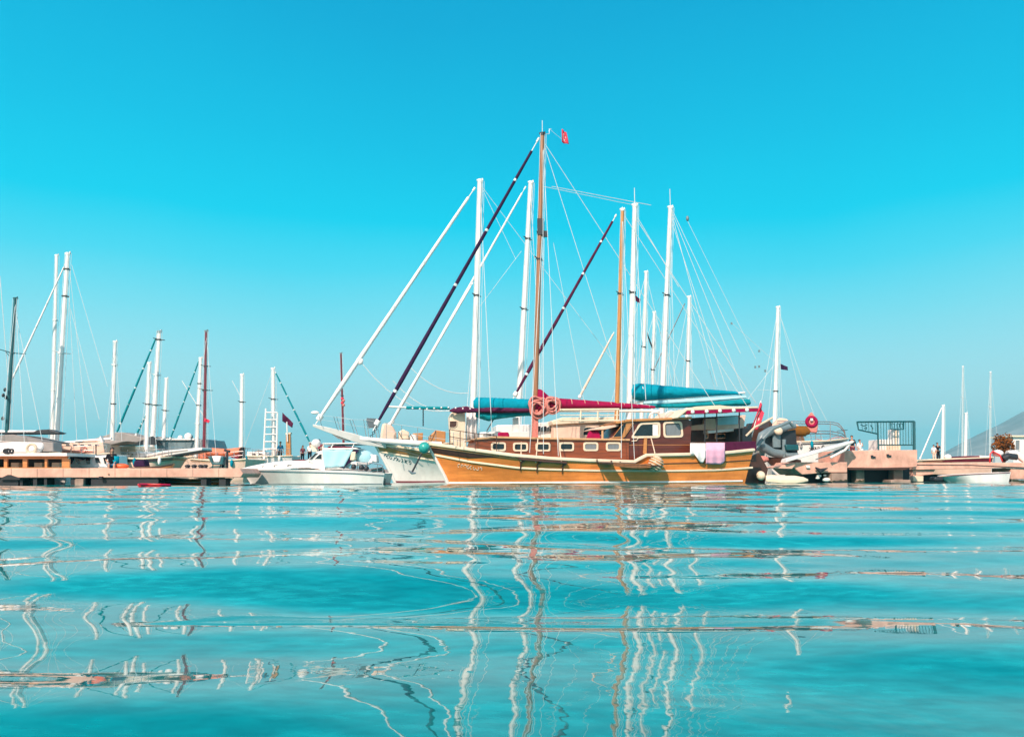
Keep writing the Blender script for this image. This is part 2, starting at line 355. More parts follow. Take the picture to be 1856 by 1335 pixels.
# ------------------------------------------------------------------ boat builders
class Hull:
    """lofted hull; sheer is a list of picture columns/rows of its near rail, wl the columns where it meets the water"""
    def __init__(s, F, sheer, wl, B, zb=-.4, full=.42, stern=.72, flare=1.25, bow_left=True, nu=64, nt=16, wlb=.86):
        s.F, s.B = F, B
        xs = [p[0] for p in sheer]; ys = [p[1] for p in sheer]
        G = []
        for i in range(nu):
            u = (i/(nu-1)); u = .6*u+.4*u*u if bow_left else 1-(.6*(1-u)+.4*(1-u)**2)
            q = u if bow_left else 1-u                      # 0 at the bow
            sh = math.sin(math.pi/2*min(1, q/full))**.75; st = 1-(1-stern)*max(0, (q-.55)/.45)**2
            shw = math.sin(math.pi/2*min(1, q/(full*1.25)))**1.1; stw = 1-(1-stern*.9)*max(0, (q-.5)/.5)**2
            dd, dw = max(.05, B*sh*st), max(.04, B*wlb*shw*stw)
            px = lerp(xs[0], xs[-1], u); py = float(np.interp(px, xs, ys))
            sd, zd = F.sz(F.P(px, py, dd)); sw = F.sz(F.P(lerp(wl[0], wl[1], u), 872, dw))[0]
            row = []
            for j in range(nt):
                z = lerp(zb, zd, j/(nt-1))
                if z >= 0:
                    v = z/zd; row.append((lerp(sw, sd, v**1.12), lerp(dw, dd, v**flare), z))
                else:
                    v = z/zb; row.append((sw+(.3*v if q < .5 else -.3*v)*(1 if bow_left else -1), dw*(1-.55*v*v), z))
            G.append(row)
        s.G = np.array(G); s.nu, s.nt = nu, nt
        U, T = np.linspace(0, nu-1, 420), np.linspace(0, nt-1, 70)
        g = np.stack([np.stack([np.interp(T, np.arange(nt), np.array([np.interp(u, np.arange(nu), s.G[:, j, c]) for j in range(nt)])) for u in U]) for c in range(3)], -1)
        A, a, n = np.array(F.A), np.array(F.a), np.array(F.n)
        Wp = A+g[..., :1]*a+g[..., 1:2]*n; Wp[..., 2] = g[..., 2]
        s.pp = proj(Wp).reshape(-1, 2); s.dd = g[..., 1].reshape(-1)
    def w(s, i, j, side=1): a, o, z = s.G[i][j]; return s.F.W(a, o*side, z)
    def off(s, px, py):
        d = ((s.pp-np.array([px, py]))**2).sum(1); k = np.argpartition(d, 5)[:5]; wt = 1/(d[k]+.05)
        return float((s.dd[k]*wt).sum()/wt.sum())
    def P(s, px, py, o=.01): return s.F.P(px, py, s.off(px, py)+o)
    def shell(s, m, root, name='hull'):
        k = MB(); R = []
        for i in range(s.nu):
            R.append([s.w(i, j, 1) for j in reversed(range(s.nt))]+[s.w(i, j, -1) for j in range(s.nt)])
        k.rings(R, closed=False); n = len(R[0])
        k.add(R[0], [tuple(range(n))]); k.add(R[-1], [tuple(reversed(range(n)))])
        return k.build(name, m, root, sharp=55)
    def deck(s, m, root, drop=.12):
        k = MB(); k.rings([[s.F.W(s.G[i][-1][0], s.G[i][-1][1]*.985, s.G[i][-1][2]-drop), s.F.W(s.G[i][-1][0], -s.G[i][-1][1]*.985, s.G[i][-1][2]-drop)] for i in range(1, s.nu-1)], closed=False)
        return k.build('deck', m, root, solid=.03)
    def cap(s, m, root, w=.16, h=.13):
        k = MB()
        for sd in (1, -1): k.sweep([s.F.W(s.G[i][-1][0], (s.G[i][-1][1]+.02)*sd, s.G[i][-1][2]+h*.2) for i in range(s.nu)], w, h)
        return k.build('cap_rail', m, root)
    def strake(s, m, root, pts, w=.06, h=.09, name='rubbing_strake', n=44):
        xs = np.linspace(pts[0][0], pts[-1][0], n); ys = np.interp(xs, [p[0] for p in pts], [p[1] for p in pts])
        return MB().sweep([s.P(x, y, .01) for x, y in zip(xs, ys)], w, h).build(name, m, root)
    def band(s, m, root, tp, bt, name, o=.012, n=44, rows=5):
        xs = np.linspace(tp[0][0], tp[-1][0], n); k = MB(); R = []
        for x in xs:
            a = np.interp(x, [p[0] for p in tp], [p[1] for p in tp]); c = np.interp(x, [p[0] for p in bt], [p[1] for p in bt])
            R.append([s.P(x, lerp(a, c, j/rows), o) for j in range(rows+1)])
        k.rings(R, closed=False); return k.build(name, m, root, solid=.012)
    def stem(s, m, root, r=.08, end=0):
        i = 0 if end == 0 else s.nu-1
        return MB().tube([s.F.W(s.G[i][j][0], 0, s.G[i][j][2]) for j in range(s.nt)], r, 8).build('stem', m, root)

def slab(F, poly, o0, o1): return MB().prism([F.P(x, y, o0) for x, y in poly], F.n*(o1-o0))
def mast(root, F, b, t, w, m, spread=(), ant=0, off=0, head='white_mast', name='mast', taper=.72):
    p, q = F.P(*b, off), F.P(*t, off); r = F.px(w, b[0])/2
    pts = [p.lerp(q, i/8) for i in range(9)]
    o = MB().tube(pts, [r*lerp(1, taper, i/8) for i in range(9)], 12).build(name, m, root)
    k = MB(); k.tube([q-Vector((0, 0, r*.6)), q+Vector((0, 0, r*.5))], r*.84, 10); k.box(q+Vector((0, 0, r*.2)), (r*2.1, r*.8, r*.4)); k.ball(q+F.a*r*.8+Vector((0, 0, r*.7)), r*.3)
    k.build('masthead', head, o)
    h = MB(); hp = F.a*r*1.15
    h.tube([p+hp+F.n*r*.3, q+hp*taper+F.n*r*.3], r*.10, 5); h.tube([p-hp+F.n*r*.6, q-hp*taper+F.n*r*.6], r*.09, 5)
    h.tube([p+hp*1.9, q+hp*1.2], r*.08, 5); h.build('halyard', 'wire', o)
    for fr, L_, dk in spread:
        c = p.lerp(q, fr); l = F.px(L_, b[0]); e = MB(); v = (F.n*.6-F.a*.8).normalized()
        for sg in (1, -1): e.tube([c, c+v*sg*l+Vector((0, 0, l*(.12+.12*sg)))], [r*.26, r*.16], 6)
        e.tube([c+v*l*.45+Vector((0, 0, l*.05)), c-Vector((0, 0, l*.45))], r*.16, 5); e.box(c, (r*1.9, r*1.9, r*.5))
        e.build('spreader', dk, o)
    if ant: MB().tube([q, q+Vector((0, 0, F.px(ant, b[0])))], r*.13, 5).build('antenna', 'wire', o)
    return o
def line(root, F, a, b, w=.016, m='wire', o1=0., o2=0., name='stay', sg=0.):
    return MB().tube(sag(F.P(*a, o1), F.P(*b, o2), sg, 8 if sg else 1), w, 5).build(name, m, root)
def shrouds(root, F, t, feet, spreadB=2., m='wire', w=.015, mid=None):
    q = F.P(*t)
    for (x, y) in feet:
        for sg in (1, -1): MB().tube([q, F.P(x, y, spreadB*sg)], w, 5).build('shroud', m, root)
def furl(root, F, t, b, w, m, tip=.06, mt='white_mast', name='furled_sail', off=0):
    """rolled headsail on its stay: bare wire at both ends, drum at the foot"""
    q, p = F.P(*t, off), F.P(*b, off); r = F.px(w, b[0])/2; n = 22; pts, rr = [], []
    for i in range(n+1):
        s_ = i/n; v = lerp(tip*.6, 1-tip, s_); pts.append(p.lerp(q, v)); rr.append(r*(.55+.45*min(1, s_*8))*(1-.35*s_)*(1+.05*math.sin(i*2.3)))
    o = MB().tube(pts, rr, 9).build(name, m, root)
    k = MB().tube([p, q], r*.22, 5); k.tube([p.lerp(q, .985), p.lerp(q, 1)], r*.5, 6); d = p.lerp(q, tip*.35)
    k.tube([d, d+(q-p).normalized()*r*2.2], r*1.25, 10); k.build('forestay', mt, o)
    for f in (.12, .3, .47, .66, .84): c = p.lerp(q, f); MB().tube([c, c+(q-p).normalized()*r*1.2], r*(.98-.3*f), 9).build('lashing', 'wire', o)
    return o
def cover(root, F, tp, bt, th, m, off=0., n=34, name='sail_cover', fold=.06):
    xs = np.linspace(tp[0][0], tp[-1][0], n); R = []; rng = random.Random(int(tp[0][0]*7+tp[0][1]))
    for i, x in enumerate(xs):
        a = np.interp(x, [p[0] for p in tp], [p[1] for p in tp]); c = np.interp(x, [p[0] for p in bt], [p[1] for p in bt])
        A, C_ = F.P(x, a, off), F.P(x, c, off); h = (A-C_).length/2; mid = (A+C_)/2; e = 1 if 0 < i < n-1 else .8
        t_ = min(th, h*1.1)
        R.append([mid+F.n*(t_*math.sin(g)*e*(1.1-.25*math.cos(g)))*(1+fold*rng.uniform(-1, 1))+Vector((0, 0, h*math.cos(g)*e*(1+fold*.5*rng.uniform(-1, 1)))) for g in [2*math.pi*j/14 for j in range(14)]])
    return MB().rings(R).build(name, m, root)
def boom(root, F, a, b, w, m='white_mast', off=0, name='boom'):
    r = F.px(w, (a[0]+b[0])/2)/2
    return MB().tube([F.P(*a, off), F.P(*b, off)], r, 10).build(name, m, root)
def window(root, F, poly, off, fr='cream', gl='glass', inset=3, rad=5, depth=.05, extra=None):
    c = np.mean(np.array(poly, float), 0); wdt = max(p[0] for p in poly)-min(p[0] for p in poly); hgt = max(p[1] for p in poly)-min(p[1] for p in poly)
    inn = [(c[0]+(x-c[0])*(1-2*inset/wdt), c[1]+(y-c[1])*(1-2*inset/hgt)) for x, y in poly]
    a, b_ = rounded(poly, rad), rounded(inn, rad*.7); n = len(a); k = MB()
    O = [F.P(x, y, off+depth) for x, y in a]; I = [F.P(x, y, off+depth) for x, y in b_]
    O2 = [p-F.n*(depth+.02) for p in O]; I2 = [p-F.n*(depth-.012) for p in I]
    vs = O+I+O2+I2; fs = []
    for i in range(n):
        j = (i+1) % n; fs += [(i, j, n+j, n+i), (2*n+i, 2*n+j, j, i), (n+i, n+j, 3*n+j, 3*n+i)]
    o = k.add(vs, fs).build('window', fr, root)
    MB().prism([p+F.n*.002 for p in I2], -F.n*.015).build('pane', gl, o)
    return o
def posts(root, F, tops, bots, w, m, o1=0, name='stanchion', wires=(), wm='wire', ww=.35):
    """stanchions with wires strung between them, near side"""
    for t_, b_ in zip(tops, bots): MB().tube([F.P(*b_, o1), F.P(*t_, o1)], w, 6).build(name, m, root)
    for f in wires:
        MB().tube([F.P(*b_, o1).lerp(F.P(*t_, o1), f) for t_, b_ in zip(tops, bots)], w*ww, 5).build('guard_wire', wm, root)
def cloth(F, fn, tl, tr, hgt, nu=14, nv=14, amp=.03, seed=1):
    rng = random.Random(seed); R = []
    for i in range(nu+1):
        R.append([fn(lerp(tl[0], tr[0], i/nu), lerp(tl[1], tr[1], i/nu)+hgt(i/nu)*j/nv)+F.n*(amp*(j/nv)*math.sin(i*1.1+seed+j*.15)) for j in range(nv+1)])
    return MB().rings(R, closed=False)
def flag(name, label, F, pts, m, off=0, emb=False, mb='emblem', staff=None, group=None, n=10, amp=.05):
    """waving cloth between four picture corners: top hoist, top fly, bottom fly, bottom hoist"""
    a, b_, c, d = [F.P(*p, off) for p in pts]; R = []
    f = lambda u, v: a.lerp(b_, u).lerp(d.lerp(c, u), v)+F.n*amp*math.sin(u*7+v*2.2)
    r = thing(name, label, 'flag', (a+d)/2, F.yaw, group)
    for i in range(n+1): R.append([f(i/n, j/n) for j in range(n+1)])
    MB().rings(R, closed=False).build('cloth', m, r, solid=.008)
    if emb:
        k = MB()
        cr_ = [(.42+.20*math.cos(g), .5+.27*math.sin(g)) for g in [math.radians(40+i*20) for i in range(15)]]+[(.465+.15*math.cos(g), .5+.21*math.sin(g)) for g in [math.radians(320-i*20) for i in range(15)]]
        for i in range(14):
            q = [f(*p)+F.n*.012 for p in (cr_[i], cr_[i+1], cr_[28-i], cr_[29-i])]; k.add(q, [(0, 1, 2, 3)])
        st = [f(.68+(.09 if i % 2 == 0 else .036)*math.cos(math.pi*i/5+math.pi), .5+(.12 if i % 2 == 0 else .05)*math.sin(math.pi*i/5+math.pi))+F.n*.012 for i in range(10)]
        k.add(st, [tuple(range(10))]); k.build('crescent_and_star', mb, r, solid=.006)
    if staff: MB().tube([F.P(*staff[0], off), F.P(*staff[1], off)], staff[2], 6).build('staff', 'white_mast', r)
    return r

# ------------------------------------------------------------------ people
def skinned(name, root, J, E, m, sub=2):
    me = bpy.data.meshes.new(name); I = INV[top(root).name]
    keys = list(J); idx = {k: i for i, k in enumerate(keys)}
    me.from_pydata([I @ Vector(J[k][0]) for k in keys], [(idx[a], idx[b_]) for a, b_ in E], [])
    o = bpy.data.objects.new(name, me); COL.objects.link(o); o.parent = root; me.materials.append(M[m])
    o.modifiers.new('skin', 'SKIN')
    d = me.skin_vertices[0].data
    for k in keys: r = J[k][1]; r = r if isinstance(r, tuple) else (r, r); d[idx[k]].radius = r
    d[0].use_root = True
    o.modifiers['skin'].use_smooth_shade = True
    q = o.modifiers.new('sub', 'SUBSURF'); q.levels = q.render_levels = sub
    return o
def person(label, loc, yaw=0, pose='stand', h=1.7, shirt='blackcloth', legs='blackcloth', hair='hair', long_hair=False, group=None, skirt=False):
    """continuous body on a joint skeleton; clothes and hair are children"""
    r = thing('person', label, 'person', loc, yaw, group); s = h/1.7
    R = Matrix.Rotation(yaw, 3, 'Z'); T = lambda x, y, z: Vector(loc)+R @ Vector((x*s, y*s, z*s))
    sit = pose == 'sit'; hz = .16 if sit else .92; J, E = {}, []
    def j(k, x, y, z, rad, par=None):
        J[k] = (T(x, y, z), tuple(q*s for q in rad) if isinstance(rad, tuple) else rad*s)
        if par: E.append((par, k))
    j('pelvis', 0, 0, hz, (.145, .105)); j('waist', 0, .01, hz+.16, (.125, .09), 'pelvis'); j('chest', 0, .01, hz+.36, (.15, .105), 'waist')
    j('neck0', 0, .015, hz+.51, (.06, .06), 'chest'); j('neck', 0, .0, hz+.57, (.05, .05), 'neck0'); j('jaw', 0, -.02, hz+.63, (.065, .075), 'neck')
    j('head', 0, -.005, hz+.71, (.076, .092), 'jaw'); j('crown', 0, .0, hz+.78, (.052, .06), 'head'); j('nose', 0, -.105, hz+.675, (.012, .014), 'jaw')
    for k, sg in (('l', 1), ('r', -1)):
        j('sh'+k, .17*sg, .01, hz+.46, .055, 'chest')
        if sit: el, wr = (.23*sg, -.06, hz+.22), (.14*sg, -.26, hz+.10)
        elif pose == 'phone' and sg == 1: el, wr = (.24*sg, -.08, hz+.22), (.10*sg, -.22, hz+.42)
        else: el, wr = (.23*sg, .02, hz+.19), (.25*sg, -.07, hz-.05)
        j('el'+k, *el, .04, 'sh'+k); j('wr'+k, *wr, .027, 'el'+k); d = (Vector(wr)-Vector(el)).normalized()
        pm = Vector(wr)+d*.07; j('palm'+k, *pm, (.034, .016), 'wr'+k)
        for f in range(4):
            sd = Vector((.018*(f-1.5), .004*f, 0)); a = pm+d*.045+sd; c = a+d*(.032-.004*abs(f-1.3))+Vector((0, -.012, -.004))
            j('f%d%s' % (f, k), *a, .0085, 'palm'+k); j('t%d%s' % (f, k), *c, .007, 'f%d%s' % (f, k))
        th = Vector(wr)+d*.04+Vector((-.035*sg, -.02, 0)); j('th'+k, *th, .009, 'palm'+k)
        j('hip'+k, .09*sg, 0, hz-.06, .085, 'pelvis')
        if sit: kn, an, toe = (.12*sg, -.42, hz+.02), (.11*sg, -.48, hz-.40), (.12*sg, -.62, hz-.45)
        else: kn, an, toe = (.10*sg, -.02, hz-.45), (.11*sg, .02, hz-.85), (.12*sg, -.13, hz-.89)
        j('kn'+k, *kn, .058, 'hip'+k); j('an'+k, *an, .038, 'kn'+k); j('toe'+k, *toe, (.04, .028), 'an'+k)
    skinned('body', r, J, E, 'skin')
    def sub(name, ks, m, gr):
        JJ = {k: (J[k][0], tuple(q+gr*s for q in (J[k][1] if isinstance(J[k][1], tuple) else (J[k][1],)*2))) for k in ks}
        skinned(name, r, JJ, [e for e in E if e[0] in JJ and e[1] in JJ], m)
    sub('shirt', ['pelvis', 'waist', 'chest', 'neck0', 'shl', 'shr', 'ell', 'elr'], shirt, .014)
    sub('trousers', ['pelvis', 'hipl', 'hipr', 'knl', 'knr']+([] if skirt else ['anl', 'anr']), legs, .02)
    k = MB(); k.ball(T(0, .022, hz+.735), .098*s, 1, 1.05, 1.0)
    if long_hair: k.tube([T(0, .06, hz+.74), T(0, .095, hz+.6), T(0, .10, hz+.40)], [.09*s, .095*s, .05*s], 10)
    k.build('hair', hair, r)
    for sg in (1, -1): MB().ball(T(.03*sg, -.088, hz+.71), .009*s, n=8, m=6).build('eye', 'black', r)
    return r

# ================================================================== the orange gulet
FO = Frame(795, 41, 1358, 44.5)
O = thing('wooden_gulet', 'varnished orange two-masted wooden gulet with brown wheelhouse, crimson sail cover and red striped aft canopy', 'sailing boat', FO.mid, FO.yaw)
HO = Hull(FO, [(776, 805), (800, 808), (850, 815), (930, 826), (1000, 832), (1060, 835), (1152, 838), (1168, 826), (1262, 824), (1320, 821), (1366, 816)], (812, 1350), 2.3, stern=.66, wlb=.93, flare=1.1)
HO.shell('orange', O); HO.deck('light_wood', O); HO.cap('cream', O, .2, .17); HO.stem('white', O, .1)
HO.strake('cream', O, [(788, 824), (850, 836), (940, 847.5), (1000, 850.5), (1080, 852.5), (1210, 853), (1300, 851.5), (1364, 847)], .07, .10)
HO.strake('dark_wood', O, [(1196, 840), (1260, 838.5), (1320, 836), (1367, 833)], .03, .045, 'plank_seam')
HO.strake('white', O, [(814, 874.5), (960, 874), (1200, 873), (1346, 871)], .03, .09, 'waterline_stripe')
HO.band('dark_wood', O, [(781, 810), (850, 819), (905, 826)], [(786, 820.5), (850, 830), (905, 828)], 'bow_shade_band')  # dark strip standing in for the shade under the bow flare
def scrawl(H, root, m, x0, y0, dx, dy, n, hgt, name, seed, w=.018):
    """worn painted name: short curved strokes, as illegible as in the photograph"""
    rng = random.Random(seed); k = MB()
    for i in range(n):
        cx, cy = x0+dx*i, y0+dy*i; p = []
        a0 = rng.uniform(0, 6.3); sp_ = rng.uniform(2.5, 5.5)
        for q in range(7): p.append(H.P(cx+dx*.38*math.cos(a0+sp_*q/6), cy+hgt*.5*math.sin(a0+sp_*q/6), .012))
        k.tube(p, w, 5)
    return k.build(name, m, root)
scrawl(HO, O, 'cream', 832, 843.5, 5.6, .9, 8, 6, 'painted_name', 3)
# trunk cabin
CO = 1.35
MB().prism([FO.P(x, y, CO) for x, y in [(858, 820), (864, 797), (900, 793.5), (1000, 796), (1140, 798), (1140, 843), (1000, 838), (900, 828)]], -FO.n*2*CO).build('cabin', 'cabin_wood', O)
slab(FO, [(856, 797), (864, 793), (900, 790.2), (1000, 792.7), (1142, 795), (1142, 798.5), (1000, 796.4), (900, 794), (868, 796.5)], CO+.12, -CO-.12).build('cabin_roof', 'light_wood', O, bevel=.02)
for i, (x, y) in enumerate([(903.5, 809), (943.5, 809.5), (984.5, 809.5), (1027, 809), (1071, 809), (1112, 809)]):
    window(O, FO, [(x-13.5, y-8), (x+13.5, y-8), (x+13.5, y+8), (x-13.5, y+8)], CO, 'cream', 'curtain' if i > 3 else 'glass', 3, 4.5)
# wheelhouse
WO = 1.25
slab(FO, [(1104, 797), (1137, 763), (1246, 759), (1254, 763), (1250, 836), (1104, 836)], WO, -WO).build('wheelhouse', 'brown', O, bevel=.02)
slab(FO, [(1115, 764), (1137, 759.5), (1254, 755), (1255, 759), (1137, 764), (1118, 768)], WO+.16, -WO-.16).build('wheelhouse_roof', 'tan_wood', O, bevel=.02)
slab(FO, [(1136, 764), (1148, 764), (1128, 796), (1140, 806), (1134, 808), (1104, 796), (1106, 793), (1126, 794)], WO+.05, WO-.03).build('windscreen_post', 'tan_wood', O)
window(O, FO, [(1110, 793), (1131, 765), (1150, 765), (1132, 792)], WO+.03, 'tan_wood', 'glass', 1.6, 2)
wn = window(O, FO, [(1143, 794), (1160, 765.5), (1197, 764), (1197, 793)], WO, 'cream', 'glass', 4, 6)
slab(FO, [(1183, 769), (1192.6, 769), (1192.6, 789), (1183, 789)], WO+.022, WO+.016).build('curtain', 'whitecloth', wn)
window(O, FO, [(1202, 764), (1236, 763), (1239, 792), (1203, 793)], WO, 'cream', 'glass', 3.6, 6)
slab(FO, [(1207, 770), (1232, 769), (1234, 788.5), (1208, 789)], WO+.022, WO+.014).build('curtain', 'curtain', O)
slab(FO, [(1104, 805.4), (1250, 805.4), (1250, 806.4), (1104, 806.4)], WO+.012, WO).build('moulding', 'tan_wood', O)
slab(FO, [(1168, 793), (1173, 793), (1172, 822), (1166, 822)], WO+.1, WO+.02).build('boarding_ladder', 'tan_wood', O)
MB().tube([FO.P(1145, 799, WO+.06), FO.P(1154, 798, WO+.06), FO.P(1157, 793, WO+.06)], .025, 6).build('grab_rail', 'cream', O)
for x, y in ((1186, 753), (1215, 751)):
    MB().torus(FO.P(x, y+2, .6), .28, .05, FO.a, FO.n*.5+Vector((0, 0, .85))).build('deck_vent', 'white', O)
# roof rail amidships
k = [(1053, 742), (1084, 742), (1119, 742)]
for x, y in k: MB().tube([FO.P(x, y, 1.1), FO.P(x-1, 764, 1.1)], .045, 8).build('roof_post', 'cream', O)
for y0, w_ in ((741.5, .06), (752, .025), (762, .05)):
    MB().tube([FO.P(1015, y0+(1 if y0 < 750 else 0), 1.1), FO.P(1122, y0, 1.1)], w_, 8).build('roof_rail', 'cream', O)
# masts, booms and sails
mm = mast(O, FO, (968, 800), (983, 243), 11, 'mast_wood', [(.58, 13, 'dark'), (.665, 9, 'dark')], ant=27, head='dark')
MB().box(FO.P(979.5, 412, .0), (.34, .34, .9)).box(FO.P(984, 424, .0), (.5, .22, .3)).build('radar_bracket', 'dark', mm)
MB().tube([FO.P(986, 243, 0), FO.P(995.5, 243, 0), FO.P(995.5, 234, 0), FO.P(999, 234, 0)], .02, 5).build('wind_vane', 'wire', mm)
mz = mast(O, FO, (1117, 770), (1128, 380), 9.5, 'mast_gold', [(.60, 12, 'dark')], ant=6, head='white_mast')
boom(O, FO, (1000, 744), (1196, 744.5), 5)
cover(O, FO, [(968, 738), (971, 705), (978, 703), (986, 709), (994, 717), (1004, 721), (1030, 722.5), (1100, 727.5), (1150, 731.5), (1187, 735)],
      [(968, 748), (985, 745), (1010, 742), (1060, 741), (1130, 741), (1187, 740)], .30, 'crimson')
for x in (1012, 1034, 1058, 1082, 1106, 1130, 1154, 1176):
    yt, yb = np.interp(x, [1004, 1030, 1100, 1187], [721, 722.5, 727.5, 735]), np.interp(x, [1010, 1060, 1187], [742, 741, 740])
    c = FO.P(x, (yt+yb)/2); h = (FO.P(x, yt)-FO.P(x, yb)).length/2
    MB().torus(c, 1., .014, FO.n*min(.31, h*1.12), Vector((0, 0, h*1.03)), 16, 5).build('lacing', 'palerope', O)
furl(O, FO, (977, 250), (676, 780), 8.6, 'navy', tip=.05, name='furled_jib')
furl(O, FO, (1117, 389), (930, 722), 7, 'purple', tip=.04, name='furled_staysail')
furl(O, FO, (1113, 602), (1049, 722), 5, 'peachcloth', tip=.03, name='furled_staysail')
MB().tube([FO.P(800, 806, 0), FO.P(700, 799.5, 0), FO.P(652, 794, 0)], [.17, .14, .11], 10).build('bowsprit', 'white', O)
line(O, FO, (654, 795), (782, 832), .014, 'darkwire', name='bobstay')
shrouds(O, FO, (984, 250), [(985, 822), (1012, 826)], 2.25); shrouds(O, FO, (983, 415), [(960, 820)], 2.2); shrouds(O, FO, (1128, 385), [(1126, 830), (1150, 832)], 2.2)
line(O, FO, (986, 262), (1125, 700), .015); line(O, FO, (984, 255), (1300, 742), .015); line(O, FO, (1000, 338), (1180, 372), .018, name='triatic_stay')
line(O, FO, (1003, 440), (1060, 735), .012); line(O, FO, (1128, 385), (1360, 745), .014)
# foredeck rail
tp = [(815, 778), (834, 781), (861, 785), (900, 790)]; bt = [(815, 806), (834, 810), (861, 813), (900, 821)]
posts(O, FO, tp, bt, .022, 'dark_wood', 1.6, wires=(1., .55), wm='dark_wood', ww=.8)
# channel bracket along the hull with three hanging irons
MB().sweep([HO.P(940, 831, .10), HO.P(985, 835.5, .12), HO.P(1027, 838.5, .12)], .22, .10).build('channel_board', 'dark_wood', O)
for x0, y0 in ((943, 834), (973, 837), (1019, 839)):
    MB().tube([HO.P(x0+8, y0-1, .12), HO.P(x0+1, y0+5, .06), HO.P(x0, y0+19, .05)], [.07, .045, .02], 7).build('chain_plate', 'dark_wood', O)
for x0, y0, x1, y1 in ((945, 801, 944, 836), (975, 795, 971, 838), (1011, 788, 1018, 840)):
    MB().tube([FO.P(x0, y0, 1.9), HO.P(x1, y1, .15)], .03, 6).build('mooring_line', 'palerope', O)
# aft canopy
slab(FO, [(1224, 757), (1241, 741), (1262, 736.5), (1305, 734), (1330, 737), (1374, 736), (1374, 739.5), (1246, 744), (1229, 757.5)], 1.9, -1.7).build('canopy', 'cream', O, bevel=.03)
slab(FO, [(1244, 744), (1374, 739.7), (1374, 745.5), (1244, 750)], 1.88, 1.84).build('valance', 'crimson', O)
for i, x in enumerate((1255.5, 1281, 1305, 1330, 1354)):
    c = FO.P(x, 746.3-.036*(x-1255), 1.95); MB().ball(c, .105, 1, 1, 1).build('lamp_globe', 'white', O)
slab(FO, [(1244, 744), (1374, 739.7), (1374, 745.5), (1244, 750)], -1.64, -1.68).build('valance', 'crimson', O)
slab(FO, [(1252, 757), (1345, 752), (1345, 800), (1252, 800)], -.9, -.95).build('shade_panel', 'dark_wood', O)  # dark panel for the shade under the canopy and the next boat's side
for x in (1277.5, 1299, 1340): MB().tube([FO.P(x, 744, 1.5), FO.P(x, 802, 1.5)], .035, 7).build('canopy_post', 'dark', O)
slab(FO, [(1248, 771.5), (1277, 768), (1279, 758), (1297, 758), (1298, 770), (1338, 768), (1346, 752), (1352, 752), (1348, 777), (1282, 779), (1248, 779)], -.5, -.85).build('bench', 'peachcloth', O, bevel=.02)
slab(FO, [(1301, 756), (1338, 753.5), (1338, 768), (1301, 770)], -.44, -.48).build('plastic_screen', 'skyblue', O)
slab(FO, [(1283, 780), (1349, 775.5), (1349, 780), (1283, 785)], .2, -.4).build('table', 'white', O, bevel=.01)
for x0, x1 in ((1296, 1316), (1324, 1343), (1278, 1284)):
    window(O, FO, [(x0, 786), (x1, 785), (x1, 794), (x0, 795)], -.86, 'cream', 'glass', 1.6, 1.5)
slab(FO, [(1312, 801), (1370, 799), (1372, 817), (1312, 822)], 1.62, 1.5).build('bulwark_cushion', 'purple', O, bevel=.03)
slab(FO, [(1346, 775), (1362, 776), (1363, 800), (1346, 800)], 1.2, -1.2).build('stern_screen', 'dark', O)
rd = MB().prism([FO.P(x, y, .12) for x, y in [(1364, 826), (1376, 820), (1392, 850), (1386, 876), (1350, 876)]], -FO.n*.24).build('rudder', 'dark_wood', O)
MB().tube([FO.P(1367, 818, 0), FO.P(1378, 800, 0), FO.P(1400, 777, .0), FO.P(1430, 764, 0), FO.P(1438, 772, 0)], .10, 8).build('davit', 'greysteel', O)
MB().tube([FO.P(1352, 790, 1.2), FO.P(1368, 774, 1.2), FO.P(1400, 757, 1.2)], .06, 8).build('passerelle_pole', 'palerope', O)
# the boarding platform slung over the side, casting the dark shadow on the planking
def rigbox(pa, pb, z0, ow, m, name, par=None):
    A, B_ = HO.P(*pa, .05), HO.P(*pb, .05); d = FO.n*ow
    return MB().prism([A, B_, B_+d, A+d], Vector((0, 0, -z0))).build(name, m, par)
BP = thing('boarding_platform', 'wooden boarding platform with rope sides slung over the orange hull', 'platform', HO.P(1130, 842, .3), FO.yaw)
rigbox((1082, 838), (1108, 839), .06, .75, 'dark_wood', 'plank', BP)
rigbox((1122, 841), (1190, 843), .06, .75, 'dark_wood', 'plank', BP)
for px_, py_ in ((1082, 836), (1108, 838), (1124, 840)):
    MB().tube([HO.P(px_, py_-4, .02), HO.P(px_, py_+1, .8)], .035, 6).build('bracket', 'dark_wood', BP)
for q in range(3):
    MB().tube(sag(HO.P(1112, 838+q*2.2, .82), HO.P(1180, 840+q*3, .82), .07), .03, 6).build('side_rope', 'mast_wood', BP)
# fenders and towels lie on or hang from the boat
def fender(name, label, c, r, m, rope_to=None, wrap=False, group=None, sz=1.):
    t_ = thing(name, label, 'fender', c, 0, group); MB().ball(c, r, 1, 1, sz, 18, 12).build('ball', m, t_)
    if wrap:
        for q in range(7):
            a = -1.2+q*.4; v = Vector((math.sin(.5), 0, math.cos(.5))); u = Vector((math.cos(.5), 0, -math.sin(.5)))
            MB().torus(c+v*r*math.sin(a)*1.0, r*math.cos(a)*1.03, .035, u, Vector((0, 1, 0)), 22, 6).build('rope_wrap', 'palerope', t_)
    if rope_to is not None: MB().tube(sag(c+Vector((0, 0, r*.9)), rope_to, -.04, 6), .028, 6).build('rope', 'palerope', t_)
    return t_
fender('rope_fender', 'round fender wrapped in pale rope hanging below the brown wheelhouse', HO.P(1189, 840, .42), .36, 'tan_wood', FO.P(1180, 794, WO+.1), True)
fender('ball_fender', 'teal ball fender hanging at the bow of the orange gulet', HO.P(781, 811, .3)-FO.a*.33, .29, 'tealglass', FO.P(782, 800, .2))
